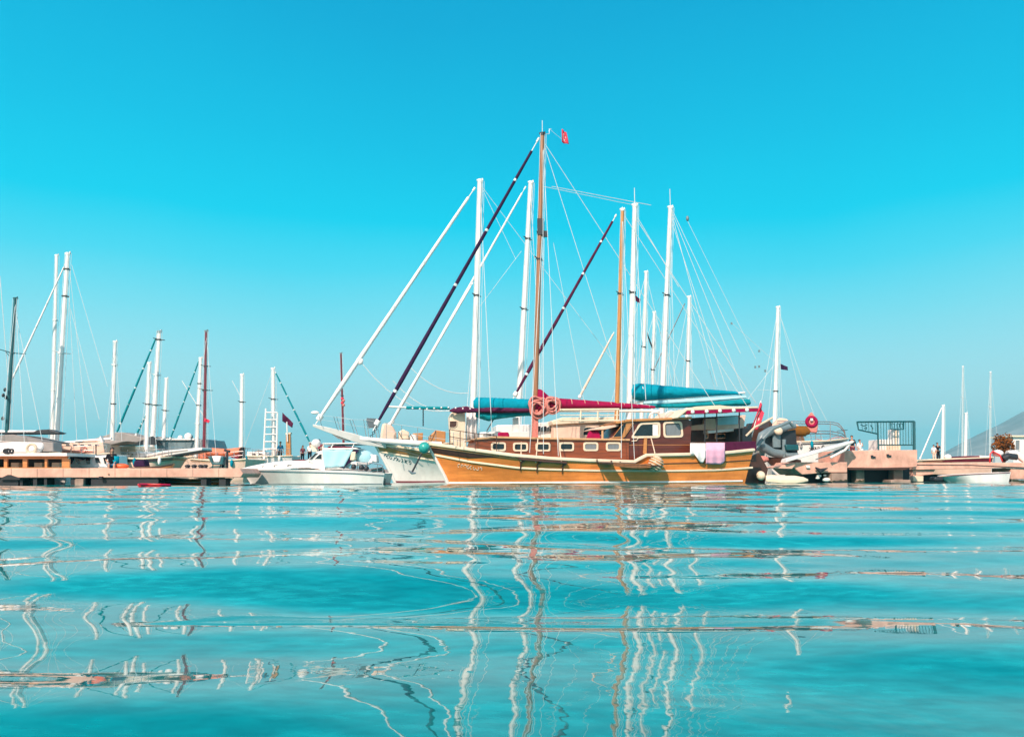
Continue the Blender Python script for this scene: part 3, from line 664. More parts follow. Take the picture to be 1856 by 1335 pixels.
an = thing('anchor', 'dark iron anchor hanging under the teal ball fender at the bow', 'anchor', FO.P(756, 835, .35), FO.yaw)
MB().tube([FO.P(764, 822, .35), FO.P(747, 855, .35)], [.045, .05], 8).build('shank', 'dark', an)
MB().tube([FO.P(740, 852, .35), FO.P(747, 857, .35), FO.P(754, 857, .35)], [.03, .07, .03], 8).build('fluke', 'steel', an)
def towel(label, x0, x1, y0, pts, m, seed):
    R = []; n = 16
    for i in range(n+1):
        x = lerp(x0, x1, i/n); yb = np.interp(x, [p[0] for p in pts], [p[1] for p in pts]); o_ = []
        o_ += [FO.P(x, y0, 1.3), FO.P(x, y0-.6, 1.7)]
        for j_ in range(13):
            y = lerp(y0, yb, j_/12); e = lerp(1.7, HO.off(x, 826)+.2, min(1, (y-y0)/12)) if y < 830 else HO.off(x, y)+.2
            o_.append(FO.P(x, y, e+.03*math.sin(i*.9+seed)*(j_/12)))
        R.append(o_)
    o = MB().rings(R, closed=False).build('towel', m, None, solid=.014); return props(o, label, 'towel')
towel('white towel with a hanging pointed corner draped over the gulet rail', 1251, 1279, 803.5, [(1251, 823), (1259, 823), (1268, 836), (1271, 838.5), (1275, 838), (1277, 831), (1279, 830)], 'whitecloth', 1)
towel('pink towel draped over the gulet rail beside the white one', 1279.5, 1314, 802.5, [(1279.5, 840), (1306, 841), (1312, 838), (1314, 833)], 'pink', 3)
# rope coils on the main mast
rc = thing('rope_coil', 'thick pink mooring rope coiled in two loops on the wooden main mast', 'rope', FO.P(972, 790, .4), FO.yaw)
for (x, y, R_, n_) in ((975, 738, .46, 7), (1001, 734, .36, 6)):
    k = MB(); rng = random.Random(int(x))
    for q in range(n_):
        k.torus(FO.P(x+rng.uniform(-2, 2), y+rng.uniform(-2, 2), .45+.05*q), R_*rng.uniform(.72, 1.12), .05, (FO.a+Vector((0, 0, rng.uniform(-.3, .3)))).normalized(), Vector((rng.uniform(-.3, .1), 0, rng.uniform(.8, 1.1))), 26, 7, rng.uniform(.04, .14))
    k.build('loop', 'rope', rc)
for q in range(4): MB().tube(sag(FO.P(966+q*2.6, 742, .5), FO.P(966.5+q*2.4, 792, .42), 0, 10), .05, 7).build('fall', 'rope', rc)
MB().tube([FO.P(980, 748, .5), FO.P(987, 753, .5), FO.P(996, 747, .5)], .06, 7).build('knot', 'rope', rc)
flag('national_flag', 'red flag with white edge flying high beside the tallest mast', FO, [(1018, 234), (1026, 240), (1031, 262), (1018, 258)], 'red', 0, True, amp=.06)
line(O, FO, (996, 234), (1030, 262), .008, name='flag_halyard')
flag('national_flag', 'red ensign hanging folded at the stern of the orange gulet', FO, [(1378, 728), (1384, 748), (1373, 779), (1360, 776)], 'red', -.3, True, amp=.10, staff=((1362, 792), (1379, 726), .03))
props(MB().rings([[FO.P(1062, 795, 1.0), FO.P(1090, 796, 1.0), FO.P(1090, 795, .3), FO.P(1062, 795, .3)], [FO.P(1066, 784, .9), FO.P(1086, 783, .9), FO.P(1086, 783, .4), FO.P(1066, 784, .4)], [FO.P(1071, 778, .7), FO.P(1080, 777, .7), FO.P(1080, 777, .6), FO.P(1071, 778, .6)]]).build('cloth_bundle', 'crimson', None, bevel=.06), 'crimson cloth bundle on the cabin roof before the wheelhouse', 'bundle')
props(MB().rings([[FO.P(903, 794, 1.), FO.P(924, 794, 1.), FO.P(924, 794, .4), FO.P(903, 794, .4)], [FO.P(902, 783, 1.), FO.P(922, 783, 1.), FO.P(922, 783, .4), FO.P(902, 783, .4)]]).build('deck_cushion', 'crimson', None, bevel=.07), 'crimson deck cushion lying on the fore end of the cabin roof', 'cushion')
props(MB().prism([FO.P(x, y, 1.1) for x, y in [(1072, 779), (1088, 773), (1121, 769), (1122, 772), (1098, 778)]], -FO.n*1.6).build('sun_shade', 'peachcloth', None, bevel=.02), 'peach canvas sunshade stretched ahead of the wheelhouse windscreen', 'sunshade')
MB().tube([FO.P(1092, 771, 1.0), FO.P(1092, 797, 1.0)], .06, 8).build('shade_post', 'light_wood', O)
# ================================================================== the white gulet behind
FW = Frame(712, 48, 1392, 52)
Wg = thing('white_gulet', 'large white gulet with long white bowsprit, white masts and big blue sail covers', 'sailing boat', FW.mid, FW.yaw)
HW = Hull(FW, [(681, 806), (730, 811), (780, 819), (850, 824), (1000, 828), (1200, 824), (1390, 806)], (716, 1380), 2.7, stern=.7, wlb=.72, flare=1.7)
HW.shell('white', Wg); HW.deck('light_wood', Wg); HW.cap('cream', Wg, .2, .16); HW.stem('white', Wg, .1)
HW.band('tan_wood', Wg, [(683, 807.5), (730, 813), (779, 820.5), (860, 826)], [(686, 816), (730, 823), (779, 830), (860, 836)], 'wooden_band')
HW.strake('cream', Wg, [(686, 817.5), (730, 825), (790, 834), (860, 840)], .08, .11)
HW.strake('wine', Wg, [(716, 873.6), (760, 873.8), (830, 873.4)], .04, .16, 'waterline_stripe')
scrawl(HW, Wg, 'tealmetal', 698, 826, 5, 1.3, 10, 6, 'painted_name', 9, .02)
MB().rings([[FW.P(x, y0, o_), FW.P(x, y0, -o_), FW.P(x, y1, -o_*.7), FW.P(x, y1, o_*.7)] for x, y0, y1, o_ in [(567, 768.5, 773, .22), (590, 773, 782, .30), (640, 785, 800, .45), (662, 792, 806, .55), (700, 800, 812, .8)]]).build('bowsprit', 'white', Wg, bevel=.02)
slab(FW, [(592, 779), (637, 797), (634, 799.5), (612, 794)], .2, -.2).build('bowsprit_net', 'greycloth', Wg)
tp = [(578, 752), (605, 755), (634, 760), (659, 760), (677, 763)]; bt = [(583, 772), (612, 778), (643, 787), (664, 793), (684, 798)]
posts(Wg, FW, tp, bt, .02, 'steel', .42, wires=(1., .6)); posts(Wg, FW, [(x+5, y) for x, y in tp[1:]], [(x+5, y) for x, y in bt[1:]], .02, 'steel', -.42, wires=(1.,))
MB().ball(FW.P(571, 747.5), .11, 2.2, 1, .9).build('sail_foot', 'whitecloth', Wg)
mw = mast(Wg, FW, (855, 830), (870, 328), 11.5, 'white_mast', [(.575, 11, 'dark')])
mw2 = mast(Wg, FW, (1139, 800), (1150.5, 372), 11.5, 'white_mast', [(.62, 11, 'dark')], ant=34)
furl(Wg, FW, (861, 340), (572, 768), 9, 'whitecloth', tip=.045, name='furled_jib')
furl(Wg, FW, (857, 512), (703, 775), 6, 'whitecloth', tip=.03, name='furled_staysail')
MB().ball(FW.P(652, 654), .22, 1, .5, 1.1).build('sail_clew', 'whitecloth', Wg)
for a, b_, sg in (((654, 656), (842, 736), 1.3), ((712, 690), (850, 736), .9), ((742, 664), (848, 712), .5)): line(Wg, FW, a, b_, .022, 'wire', name='jib_sheet', sg=sg)
cover(Wg, FW, [(857, 722), (862, 719.5), (890, 720.5), (960, 723), (1010, 726)], [(857, 741), (864, 744), (890, 745), (960, 744), (1010, 740)], .34, 'bluecloth')
cover(Wg, FW, [(1142, 704), (1146, 696), (1160, 694.5), (1200, 698), (1260, 703), (1334, 709), (1345, 714)], [(1142, 716), (1148, 724), (1162, 726), (1200, 723), (1260, 719), (1334, 715), (1345, 716)], .42, 'bluecloth')
boom(Wg, FW, (1146, 729), (1350, 711), 3.5)
for i, x in enumerate((1162, 1196, 1245)): MB().torus(FW.P(x, 711-(i*.3)), FW.px(14-i*3, x)*.98, .03, FW.n*.9, Vector((0, 0, 1)), 22, 5).build('sail_tie', 'whitecloth', Wg)
cover(Wg, FW, [(1166, 727), (1200, 725), (1290, 720), (1352, 717)], [(1172, 733), (1200, 733), (1290, 728), (1356, 721)], .5, 'skyblue', .2, name='awning_roll')
cover(Wg, FW, [(1176, 732), (1230, 731), (1300, 727), (1358, 722)], [(1190, 739), (1230, 739), (1300, 736), (1354, 735)], .7, 'tealcloth', .5, name='awning')
cover(Wg, FW, [(862, 747), (885, 744), (915, 747), (945, 744), (985, 746)], [(866, 757), (885, 763), (910, 758), (945, 754), (985, 753)], .25, 'tealcloth', 1.6, name='side_awning', fold=.12)
cover(Wg, FW, [(815, 742), (825, 738), (846, 736), (860, 740), (890, 738), (960, 740)], [(815, 746), (828, 749), (850, 748), (866, 747), (890, 748), (960, 747)], .16, 'purple', 1.9, name='furled_awning', fold=.12)
MB().tube([FW.P(736, 738.5, 1.9), FW.P(815, 739.5, 1.9)], .09, 8).build('awning_boom', 'tealcloth', Wg)
MB().tube([FW.P(703, 736.5, 1.9), FW.P(737, 738.3, 1.9)], .06, 8).build('boom_tip', 'white', Wg)
for i in range(9): MB().ball(FW.P(748+i*13, 739.5+math.sin(i)*1.3, 2.02), .055).build('lamp', 'emblem', Wg)
line(Wg, FW, (767, 742), (767, 772), .035, 'dark', 1.9, 1.9, 'awning_prop'); line(Wg, FW, (896, 757), (882, 781), .035, 'dark', 1.6, 1.6, 'awning_prop')
# deckhouses
MB().prism([FW.P(x, y, 1.5) for x, y in [(815, 755), (820, 745), (843, 746), (846, 815), (818, 812)]], -FW.n*1.1).build('companionway', 'cream', Wg, bevel=.06)
window(Wg, FW, [(814.5, 762), (829, 762), (828, 772), (823, 775), (814, 775)], 1.5, 'cream', 'dark_wood', 1, 2)
MB().rings([[FW.P(846+i*2.6, 748, 1.2+.12*math.sin(i*1.9)), FW.P(845+i*2.5, 775, 1.2+.16*math.sin(i*1.9+.5)), FW.P(846+i*2.4, 800, 1.2+.1*math.sin(i*1.9))] for i in range(9)], closed=False).build('hanging_sheet', 'whitecloth', Wg, solid=.01)
slab(FW, [(870, 783), (905, 781), (960, 782), (960, 810), (870, 808)], 1.5, -1.5).build('skylight', 'white', Wg, bevel=.04)
window(Wg, FW, [(875, 785), (896, 785), (896, 789), (875, 789)], 1.5, 'white', 'glass', .8, 1)
slab(FW, [(930, 757), (940, 756), (941, 793), (931, 793)], 1.3, 1.0).build('cabin_post', 'white', Wg, bevel=.02)
slab(FW, [(1004, 768), (1030, 766), (1120, 770), (1120, 815), (1004, 815)], 1.5, -1.5).build('deckhouse', 'peachcloth', Wg, bevel=.05)
slab(FW, [(1000, 762), (1020, 756), (1122, 755), (1124, 764), (1030, 768), (1002, 770)], 1.7, -1.7).build('deckhouse_roof', 'cream', Wg, bevel=.05)
window(Wg, FW, [(1057, 776), (1062, 773), (1116, 772), (1118, 790), (1056, 790)], 1.5, 'cream', 'glass', 1.6, 3)
slab(FW, [(970, 766), (1003, 764), (1003, 800), (970, 800)], .6, -.6).build('winch_house', 'white', Wg, bevel=.05)
for i in range(5): slab(FW, [(975+i*5.6, 772+(i % 2)*3), (979+i*5.6, 772), (979+i*5.6, 781), (975+i*5.6, 782)], .66, .6).build('gauge_panel', 'greysteel' if i % 2 else 'dark', Wg)
slab(FW, [(1260, 780), (1392, 775), (1390, 815), (1260, 815)], .9, -1.5).build('aft_house', 'dark_wood', Wg, bevel=.04)
slab(FW, [(1395, 762), (1400, 768), (1392, 812), (1384, 812)], 1.6, -1.6).build('stern_board', 'dark_wood', Wg)
shrouds(Wg, FW, (870, 335), [(868, 815), (893, 815)], 2.6, w=.02); shrouds(Wg, FW, (864, 535), [(840, 815)], 2.6); shrouds(Wg, FW, (1150, 380), [(1150, 815), (1176, 815)], 2.6, w=.02)
line(Wg, FW, (871, 335), (1146, 700), .013); line(Wg, FW, (1152, 395), (1370, 730), .02, name='backstay'); line(Wg, FW, (1153, 390), (1230, 520), .02)
line(Wg, FW, (873, 340), (935, 470), .012); line(Wg, FW, (1151, 372), (985, 338), .016, name='triatic_stay'); line(Wg, FW, (866, 560), (945, 455), .013)
flag('pennant', 'small purple pennant at the spreader of the tall white mast', FW, [(1151, 535), (1161, 542), (1160, 550), (1152, 545)], 'purple', .2, amp=.03)
tp = [(700, 766), (728, 770), (757, 774), (790, 779), (822, 784), (858, 788)]; bt = [(700, 803), (728, 808), (757, 812), (790, 817), (822, 821), (858, 824)]
posts(Wg, FW, tp, bt, .02, 'steel', 1.9, wires=(1., .62, .3), ww=.6)
for k_ in range(9):
    c = FW.P(686-1.8*k_, 768+3.2*k_, .2); MB().torus(c, .075, .02, FW.a if k_ % 2 else FW.n, Vector((0, 0, 1)), 10, 5).build('chain_link', 'dark', Wg)
slab(FW, [(664, 757), (684, 758), (683, 774), (668, 776)], .3, .2).build('bow_light_box', 'darkwire', Wg, bevel=.03)
MB().ball(FW.P(684, 766, .2), .16).build('furling_drum', 'dark', Wg)
for q, (x, y) in enumerate(((733, 800), (770, 804), (812, 808))):
    k = MB(); rng = random.Random(q)
    for u_ in range(5): k.torus(FW.P(x, y-u_*1.3, 1.7), .26*rng.uniform(.8, 1.1), .04, FW.a, FW.n, 18, 6, .1)
    o = k.build('rope_coil', 'palerope' if q != 1 else 'rope', None); props(o, ('pale rope coil by the foot of the peach sail bag', 'pink rope coil between wooden crate and teal fender', 'pale rope coil at the base of the cream companionway')[q], 'rope')
for a, b_ in (((722, 782), (742, 806)), ((744, 786), (762, 808)), ((790, 780), (772, 812))): MB().tube(sag(FW.P(*a, 1.95), FW.P(*b_, 2.0), .12), .022, 5).build('mooring_line', 'dark_wood', Wg)
props(MB().prism([FW.P(x, y, 1.2) for x, y in [(689, 802), (690, 785), (693, 767), (700, 766), (712, 772), (719, 784), (717, 802), (705, 805)]], -FW.n*1.0).build('sail_bag', 'peachcloth', None, bevel=.12), 'big peach sail bag standing on the bow of the white gulet', 'bag')
props(MB().prism([FW.P(x, y, 1.3) for x, y in [(722, 783), (730, 777), (742, 783), (742, 807), (724, 804)]], -FW.n*.9).build('deck_locker', 'cream', None, bevel=.06), 'cream deck locker beside the big peach sail bag', 'locker')
props(MB().prism([FW.P(x, y, 1.3) for x, y in [(743, 788), (751, 786), (756, 790), (757, 809), (744, 808)]], -FW.n*.8).build('life_raft_canister', 'white', None, bevel=.1), 'white life raft canister between cream locker and wooden crate', 'life raft')
props(MB().prism([FW.P(x, y, 1.2) for x, y in [(748, 785), (767, 784), (766, 799), (753, 800)]], -FW.n*.7).build('wooden_crate', 'tan_wood', None, bevel=.03), 'orange wooden crate on the foredeck just above the teal fender', 'crate')
props(MB().prism([FW.P(x, y, 1.2) for x, y in [(778, 790), (790, 779), (808, 782), (807, 812), (780, 808)]], -FW.n*1.2).build('anchor_winch_cover', 'tan_wood', None, bevel=.05), 'brown planked winch cover beside the white companionway', 'cover')

# ================================================================== gulets and yachts farther behind
def yacht(name, label, F, sheer, wl, B, hm='white', bow_left=True, cabin=None, roof=None, wins=(), cm='white', group=None, strk=None, zb=-.4):
    r = thing(name, label, 'sailing boat', F.mid, F.yaw, group)
    H = Hull(F, sheer, wl, B, bow_left=bow_left, stern=.75, nu=40, nt=10, zb=zb, wlb=.95, flare=1.); H.shell(hm, r); H.deck('light_wood', r); H.cap('cream', r, .12, .1)
    if strk: H.strake(strk[0], r, strk[1], .05, .08)
    if cabin: slab(F, cabin, B*.6, -B*.6).build('cabin', cm, r, bevel=.04)
    if roof: slab(F, roof, B*.68, -B*.68).build('cabin_roof', 'white', r, bevel=.03)
    for p in wins: window(r, F, p, B*.6, 'white', 'glass', .8, 1.5, .04)
    rng = random.Random(int(sheer[0][0]*3+F.A.y)); ii = list(range(2, H.nu-2, 5)); rail_h = .55
    tops_ = []
    for i in ii:
        a_, o_, z_ = H.G[i][-1]; p = F.W(a_, o_*.93, z_); q = p+Vector((0, 0, rail_h)); tops_.append(q)
        MB().tube([p, q], .02, 5).build('stanchion', 'steel', r)
    for h_ in (0, .26): MB().tube([t_-Vector((0, 0, h_)) for t_ in tops_], .012, 4).build('guard_wire', 'steel', r)
    e = 0 if bow_left else H.nu-1; st_ = 5 if bow_left else -5
    P0 = [F.W(H.G[e+(st_ if k else 0)][-1][0], H.G[e+(st_ if k else 0)][-1][1]*k, H.G[e][-1][2]+.6) for k in (1, 0, -1)]
    MB().tube(ipol(P0, 9), .025, 6).build('pulpit', 'steel', r)
    if cabin:
        xs_ = [p[0] for p in cabin]; ys_ = [p[1] for p in cabin]; x0, x1 = min(xs_)+8, max(xs_)-8; yt = min(ys_); n_ = max(2, int((x1-x0)/13))
        for k in range(n_):
            x = lerp(x0, x1, (k+.5)/n_); window(r, F, [(x-4, yt+3.2), (x+4, yt+3.2), (x+4, yt+6.4), (x-4, yt+6.4)], B*.6, 'white', 'glass', .5, 1, .03)
        x = lerp(x0, x1, .3); slab(F, [(x, yt-2.2), (x+9, yt-2.2), (x+9, yt+.3), (x, yt+.3)], .4, -.4).build('hatch', 'greysteel', r, bevel=.03)
        MB().tube([F.P(lerp(x0, x1, .5), yt-1.5, .5), F.P(x1, yt-1.5, .5)], .02, 5).build('grab_rail', 'tan_wood', r)
    for k in range(3):
        i = rng.choice(ii); a_, o_, z_ = H.G[i][-1]; c = F.W(a_, o_+.12, z_-.18)
        MB().ball(c, .13, .8, .8, 1.9, 10, 7).build('fender', rng.choice(['whitecloth', 'navy', 'whitecloth', 'bluecloth']), r)
    return r, H
F3 = Frame(730, 57, 1430, 61)
B3, H3 = yacht('white_gulet', 'white gulet moored beyond the two others, its white mizzen left of the short thin masts', F3, [(702, 808), (760, 816), (1000, 824), (1440, 812)], (735, 1420), 2.8)
B3['label'] = 'third gulet, white, mostly hidden behind the blue and crimson sail covers'
mast(B3, F3, (937, 800), (962, 331), 10.5, 'white_mast', [(.50, 11, 'dark'), (.775, 11, 'dark')])
mast(B3, F3, (1197, 800), (1215, 376), 10.5, 'white_mast', [(.615, 13, 'dark')], ant=36)
furl(B3, F3, (953, 338), (707, 772), 5.6, 'whitecloth', tip=.03, name='furled_jib')
shrouds(B3, F3, (962, 340), [(940, 800), (985, 800)], 2.7); shrouds(B3, F3, (1215, 382), [(1185, 800), (1225, 800)], 2.7)
for a, b_ in (((1218, 385), (1352, 720)), ((1217, 400), (1320, 715)), ((1217, 385), (1300, 700)), ((1218, 380), (1342, 640))): line(B3, F3, a, b_, .02)
line(B3, F3, (1246, 400), (1370, 650), .014)
MB().ball(F3.P(1246, 396), .12, 1, 1, 1.8).build('radar_reflector', 'greysteel', B3)
slab(F3, [(900, 770), (1000, 768), (1000, 815), (900, 815)], 1.5, -1.5).build('deckhouse', 'white', B3, bevel=.05)
slab(F3, [(1230, 776), (1420, 770), (1420, 815), (1230, 815)], 1.6, -1.6).build('aft_house', 'dark_wood', B3, bevel=.05)
for i, (mx0, my0, mx1, my1, wd, lab, bx) in enumerate([(1161, 800, 1171, 493, 7.5, 'white ketch whose slim mast rises just right of the tall white mizzen', (1080, 1250)),
        (1180, 800, 1185.5, 566, 6.5, 'white sloop with the shortest mast between the tall white masts', (1110, 1275)),
        (1244, 800, 1249, 538, 7.5, 'white sloop whose mast stands right of the tallest white mizzens', (1190, 1330)),
        (1403, 800, 1410, 557, 8, 'white yacht at the gulet sterns with a dark pennant on its mast', (1360, 1500))]):
    F_ = Frame(bx[0], 64+i*4, bx[1], 65+i*4)
    r_, h_ = yacht('sailing_yacht', lab, F_, [(bx[0], 822), (sum(bx)/2, 826), (bx[1], 824)], (bx[0]+8, bx[1]-4), 1.8, cabin=[(bx[0]+50, 826), (bx[0]+60, 815), (bx[1]-40, 815), (bx[1]-35, 828)], group='yachts behind the gulets')
    mast(r_, F_, (mx0, my0), (mx1, my1), wd, 'white_mast', [(.55, 7, 'dark')] if i < 3 else [(.37, 5, 'dark')])
    shrouds(r_, F_, (mx1, my1+4), [(mx0-16, 815), (mx0+18, 815)], 1.7, w=.014)
    line(r_, F_, (mx1, my1+3), (bx[0]+4, 818), .018, name='forestay'); line(r_, F_, (mx1, my1+3), (bx[1]-2, 818), .018, name='backstay')
    if i == 2: line(r_, F_, (1241, 550), (1180, 680), .05, 'darkwire', name='furled_staysail')
    if i == 0:
        MB().rings([[F_.P(1173+j*1.5, 602+j*4+q*2, .1*math.sin(j+q)) for q in range(4)] for j in range(7)], closed=False).build('furled_flag', 'dark', r_, solid=.05)
    if i == 3:
        for a, b_ in (((1412, 562), (1458, 745)), ((1461, 690), (1500, 765)), ((1404, 655), (1326, 585)), ((1404, 707), (1373, 706)), ((1404, 660), (1350, 730))): line(r_, F_, a, b_, .016, 'wire')
        for x, y in ((1326, 586), (1369, 665), (1387, 672), (1376, 664), (1376, 636)): MB().box(F_.P(x, y), (.16, .1, .22)).build('pulley', 'greysteel', r_)
        flag('pennant', 'dark pennant halfway up the mast nearest the steel railings', F_, [(1414, 659), (1427, 664), (1428, 671), (1415, 669)], 'navy', .1, amp=.04)
# ================================================================== white motor sailer with tall steel rails
FM = Frame(1400, 56, 1540, 55)
Ms, HM = yacht('motor_sailer', 'white motor sailer with many curved steel guard rails by the pink jetty', FM, [(1395, 800), (1440, 801), (1500, 799), (1537, 795)], (1400, 1524), 1.7, bow_left=False, strk=('dark', [(1440, 805), (1490, 803.5), (1528, 800)]))
scrawl(HM, Ms, 'dark', 1468, 814, 4, -.8, 7, 5, 'painted_name', 5, .025)
for y0 in (763, 767, 780, 785):
    for sg in (1, -1):
        pts = [FM.P(1408, y0, 1.5*sg), FM.P(1460, y0+.5, 1.5*sg), FM.P(1506, y0+1, 1.2*sg), FM.P(1520, y0+4, .8*sg), FM.P(1529, y0+14 if y0 < 775 else y0+6, .45*sg), FM.P(1535, 797, .1*sg)]
        MB().tube(ipol(pts, 16), .028, 6).build('guard_rail', 'steel', Ms)
for x in (1428, 1478, 1505): MB().tube([FM.P(x, 763.5, 1.45), FM.P(x, 801, 1.45)], .026, 6).build('stanchion', 'steel', Ms)
slab(FM, [(1400, 770), (1412, 757), (1424, 758), (1450, 772), (1460, 800), (1400, 800)], .9, -.9).build('cabin', 'peachcloth', Ms, bevel=.06)
MB().tube(ipol([FM.P(1480, 795, 1.4), FM.P(1495, 799, 1.3), FM.P(1515, 792, 1), FM.P(1530, 793, .5)], 9), .03, 6).build('mooring_line', 'rope', Ms)
props(MB().tube([FM.P(1429, 783, 1.62), FM.P(1433, 781.5, 1.62), FM.P(1437, 781, 1.62), FM.P(1460, 781, 1.62), FM.P(1464, 782, 1.62), FM.P(1468, 783.5, 1.62)], [.13, .20, .36, .36, .24, .14], 14).build('rolled_canopy', 'mustard', None), 'mustard brown rolled canopy strapped to the steel rails', 'canopy')
lb = thing('lifebuoy', 'red hooded lifebuoy hung on the steel guard rails', 'lifebuoy', FM.P(1472, 790, 1.6), FM.yaw)
MB().torus(FM.P(1471, 764, 1.7), .30, .12, FM.a, Vector((0, 0, 1)), 22, 9).build('ring', 'crimson', lb)
MB().prism([FM.P(x, y, 1.72) for x, y in [(1462, 763), (1466, 752), (1471, 746), (1478, 755), (1483, 770), (1481, 784), (1466, 783), (1463, 772)]], -FM.n*.25).build('cover', 'rope', lb, bevel=.05)
MB().box(FM.P(1471, 760, 1.86), (.16, .08, .16)).build('light', 'emblem', lb)
FD = Frame(1372, 49.5, 1450, 50)
DI = thing('inflatable_dinghy', 'dark grey inflatable dinghy slung on edge behind the orange gulet', 'dinghy', FD.mid, FD.yaw)
MB().tube(ipol([FD.P(1444, 826, .4), FD.P(1400, 820, .5), FD.P(1378, 806, .55), FD.P(1380, 790, .5), FD.P(1400, 779, .4), FD.P(1440, 771, .3)], 22), [.20]*3+[.26]*16+[.2]*3, 12).build('tube', 'greysteel', DI)
slab(FD, [(1384, 806), (1386, 792), (1402, 784), (1442, 778), (1446, 822), (1404, 817)], .2, .1).build('floor', 'dark', DI)
MB().box(FD.P(1407, 797, .35), (.5, .2, .95)).build('seat', 'greysteel', DI, bevel=.04)
om = thing('outboard_motor', 'grey green outboard motor standing beside the dark inflatable dinghy', 'motor', FD.P(1421, 828, .6), FD.yaw)
MB().tube([FD.P(1421, 828, .6), FD.P(1421, 796, .6)], .12, 10).build('leg', 'greysteel', om)
MB().prism([FD.P(x, y, .9) for x, y in [(1424, 805), (1448, 806), (1449, 816), (1426, 816)]], -FD.n*.6).build('cowling', 'tealmetal', om, bevel=.06)
MB().prism([FD.P(x, y, .9) for x, y in [(1425, 821), (1447, 820), (1449, 826), (1426, 827)]], -FD.n*.6).build('bracket', 'greysteel', om, bevel=.04)
props(MB().ball(FD.P(1382, 832, .7), .30, 1.3, .8, .7).build('rope_bundle', 'rope', None), 'bundle of pink brown rope under the dark inflatable dinghy', 'rope')
props(MB().ball(FD.P(1411, 781, .7), .24, 1.1, .8, 1).build('ball_buoy', 'cream', None), 'cream ball buoy resting on top of the dark inflatable dinghy', 'buoy')
dh = thing('dinghy', 'dark brown clinker dinghy lying behind the gangway foot', 'dinghy', FD.P(1410, 838, .4), FD.yaw)
MB().rings([[FD.P(x, y0, o_), FD.P(x, y0, -o_), FD.P(x, y1, -o_*.5), FD.P(x, y1, o_*.5)] for x, y0, y1, o_ in [(1388, 828, 834, .15), (1400, 828, 846, .5), (1420, 829, 850, .6), (1440, 831, 846, .4), (1452, 833, 838, .1)]]).build('hull', 'dark_wood', dh, bevel=.05)

# ================================================================== left pier
FP = Frame(-220, 36, 440, 36)
def bar(F, x0, y0, x1, y1, o0, o1): return MB().prism([F.P(x, y, o0) for x, y in [(x0, y0), (x1, y0), (x1, y1), (x0, y1)]], F.n*(o1-o0))
PL = thing('pier', 'long low peach concrete pier on dark piles before the yachts', 'pier', FP.mid, FP.yaw)
MB().prism([FP.P(x, y, 0) for x, y in [(-220, 848.2), (434, 848.2), (441, 858), (436, 865), (-220, 865.5)]], FP.n*-2.6).build('deck', 'peach', PL, bevel=.03)
for a in range(-215, 430, 47): MB().prism([FP.P(x, y, .004) for x, y in [(a, 848.6), (a+.7, 848.6), (a+.7, 865), (a, 865)]], FP.n*.006).build('joint', 'concrete', PL)
for x0, x1, m_ in ((-200, 33, 'black'), (36, 41, 'black'), (60, 67, 'black'), (80, 85, 'black'), (128, 155, 'black'), (165, 287, 'black'), (364, 374, 'black'), (397, 409, 'black')):
    MB().prism([FP.P(x, y, -.12) for x, y in [(x0, 865.6), (x1, 865.6), (x1, 886), (x0, 886)]], FP.n*-.6).build('pile', m_, PL)
props(MB().prism([FP.P(x, y, .05) for x, y in rounded([(135, 867.5), (151, 867.5), (151, 879.3), (135, 879.3)], 3)], FP.n*-.3).build('fender_block', 'concrete', None, bevel=.02), 'square tan fender block fixed low on the pier face', 'fender')
MB().prism([FP.P(x, y, .02) for x, y in [(4, 864.5), (14, 860), (19, 860), (36, 866), (36, 869), (0, 869)]], FP.n*-.2).build('bracket', 'black', PL)
MB().box(FP.P(183, 865, .06), (.14, .12, .1)).build('cleat', 'black', PL)
kc = thing('kayak', 'small red plastic kayak floating off the pier face', 'kayak', Frame(248, 31, 312, 31).mid)
FK = Frame(248, 31, 312, 31)
MB().rings([[FK.P(x, y0, o_), FK.P(x, y0, -o_), FK.P(x, y1, -o_*.5), FK.P(x, y1, o_*.5)] for x, y0, y1, o_ in [(249, 876, 880, .05), (256, 875.5, 885, .25), (280, 876, 887, .36), (302, 876.5, 886, .25), (311, 877.5, 881, .05)]]).build('hull', 'redplastic', kc, bevel=.05)
MB().sweep([FK.P(x, y, .26) for x, y in [(252, 877), (280, 877.5), (309, 878)]], .05, .05).build('rim', 'crimson', kc)
# person sitting on the pier and things on it
person('woman with long dark hair sitting on the pier edge with blue shorts', FP.P(201, 848, -.5), .5, 'sit', 1.62, 'blackcloth', 'denim', 'hair', True, skirt=True)
props(MB().ball(FP.P(219, 844.5, -.5), .17, 2.2, 1.2, .75).build('orange_float', 'orangeplastic', None), 'flattened orange float on the pier beside the sitting woman', 'float')
props(MB().rings([[FP.P(x, y, o_) for o_ in (-.4, -1.0)] for x, y in [(207.5, 831), (212, 830), (211, 836), (206, 838)]], closed=False).build('beach_bag', 'bluecloth', None, solid=.25), 'blue beach bag at the elbow of the sitting woman', 'bag')
FC = Frame(370, 37.2, 412, 37.2)
for i, x in enumerate((340, 352, 364, 372)):
    props(MB().tube([FC.P(x, 849), FC.P(x, 844.5)], [.11, .08], 10).ball(FC.P(x, 844), .13, 1, 1, .5).build('bollard', 'dark', None), 'small dark mooring bollard on the pier end', 'bollard', 'bollards on the pier end')
ch = thing('sunlounger', 'teal sling chair with white back cushion on the pier end', 'chair', FC.P(391, 847), 0)
MB().prism([FC.P(x, y, .3) for x, y in [(376, 827), (383, 827), (386, 838), (399, 838), (401, 827), (405.5, 827), (404, 842), (384, 842)]], FC.n*-.6).build('frame', 'tealmetal', ch, bevel=.03)
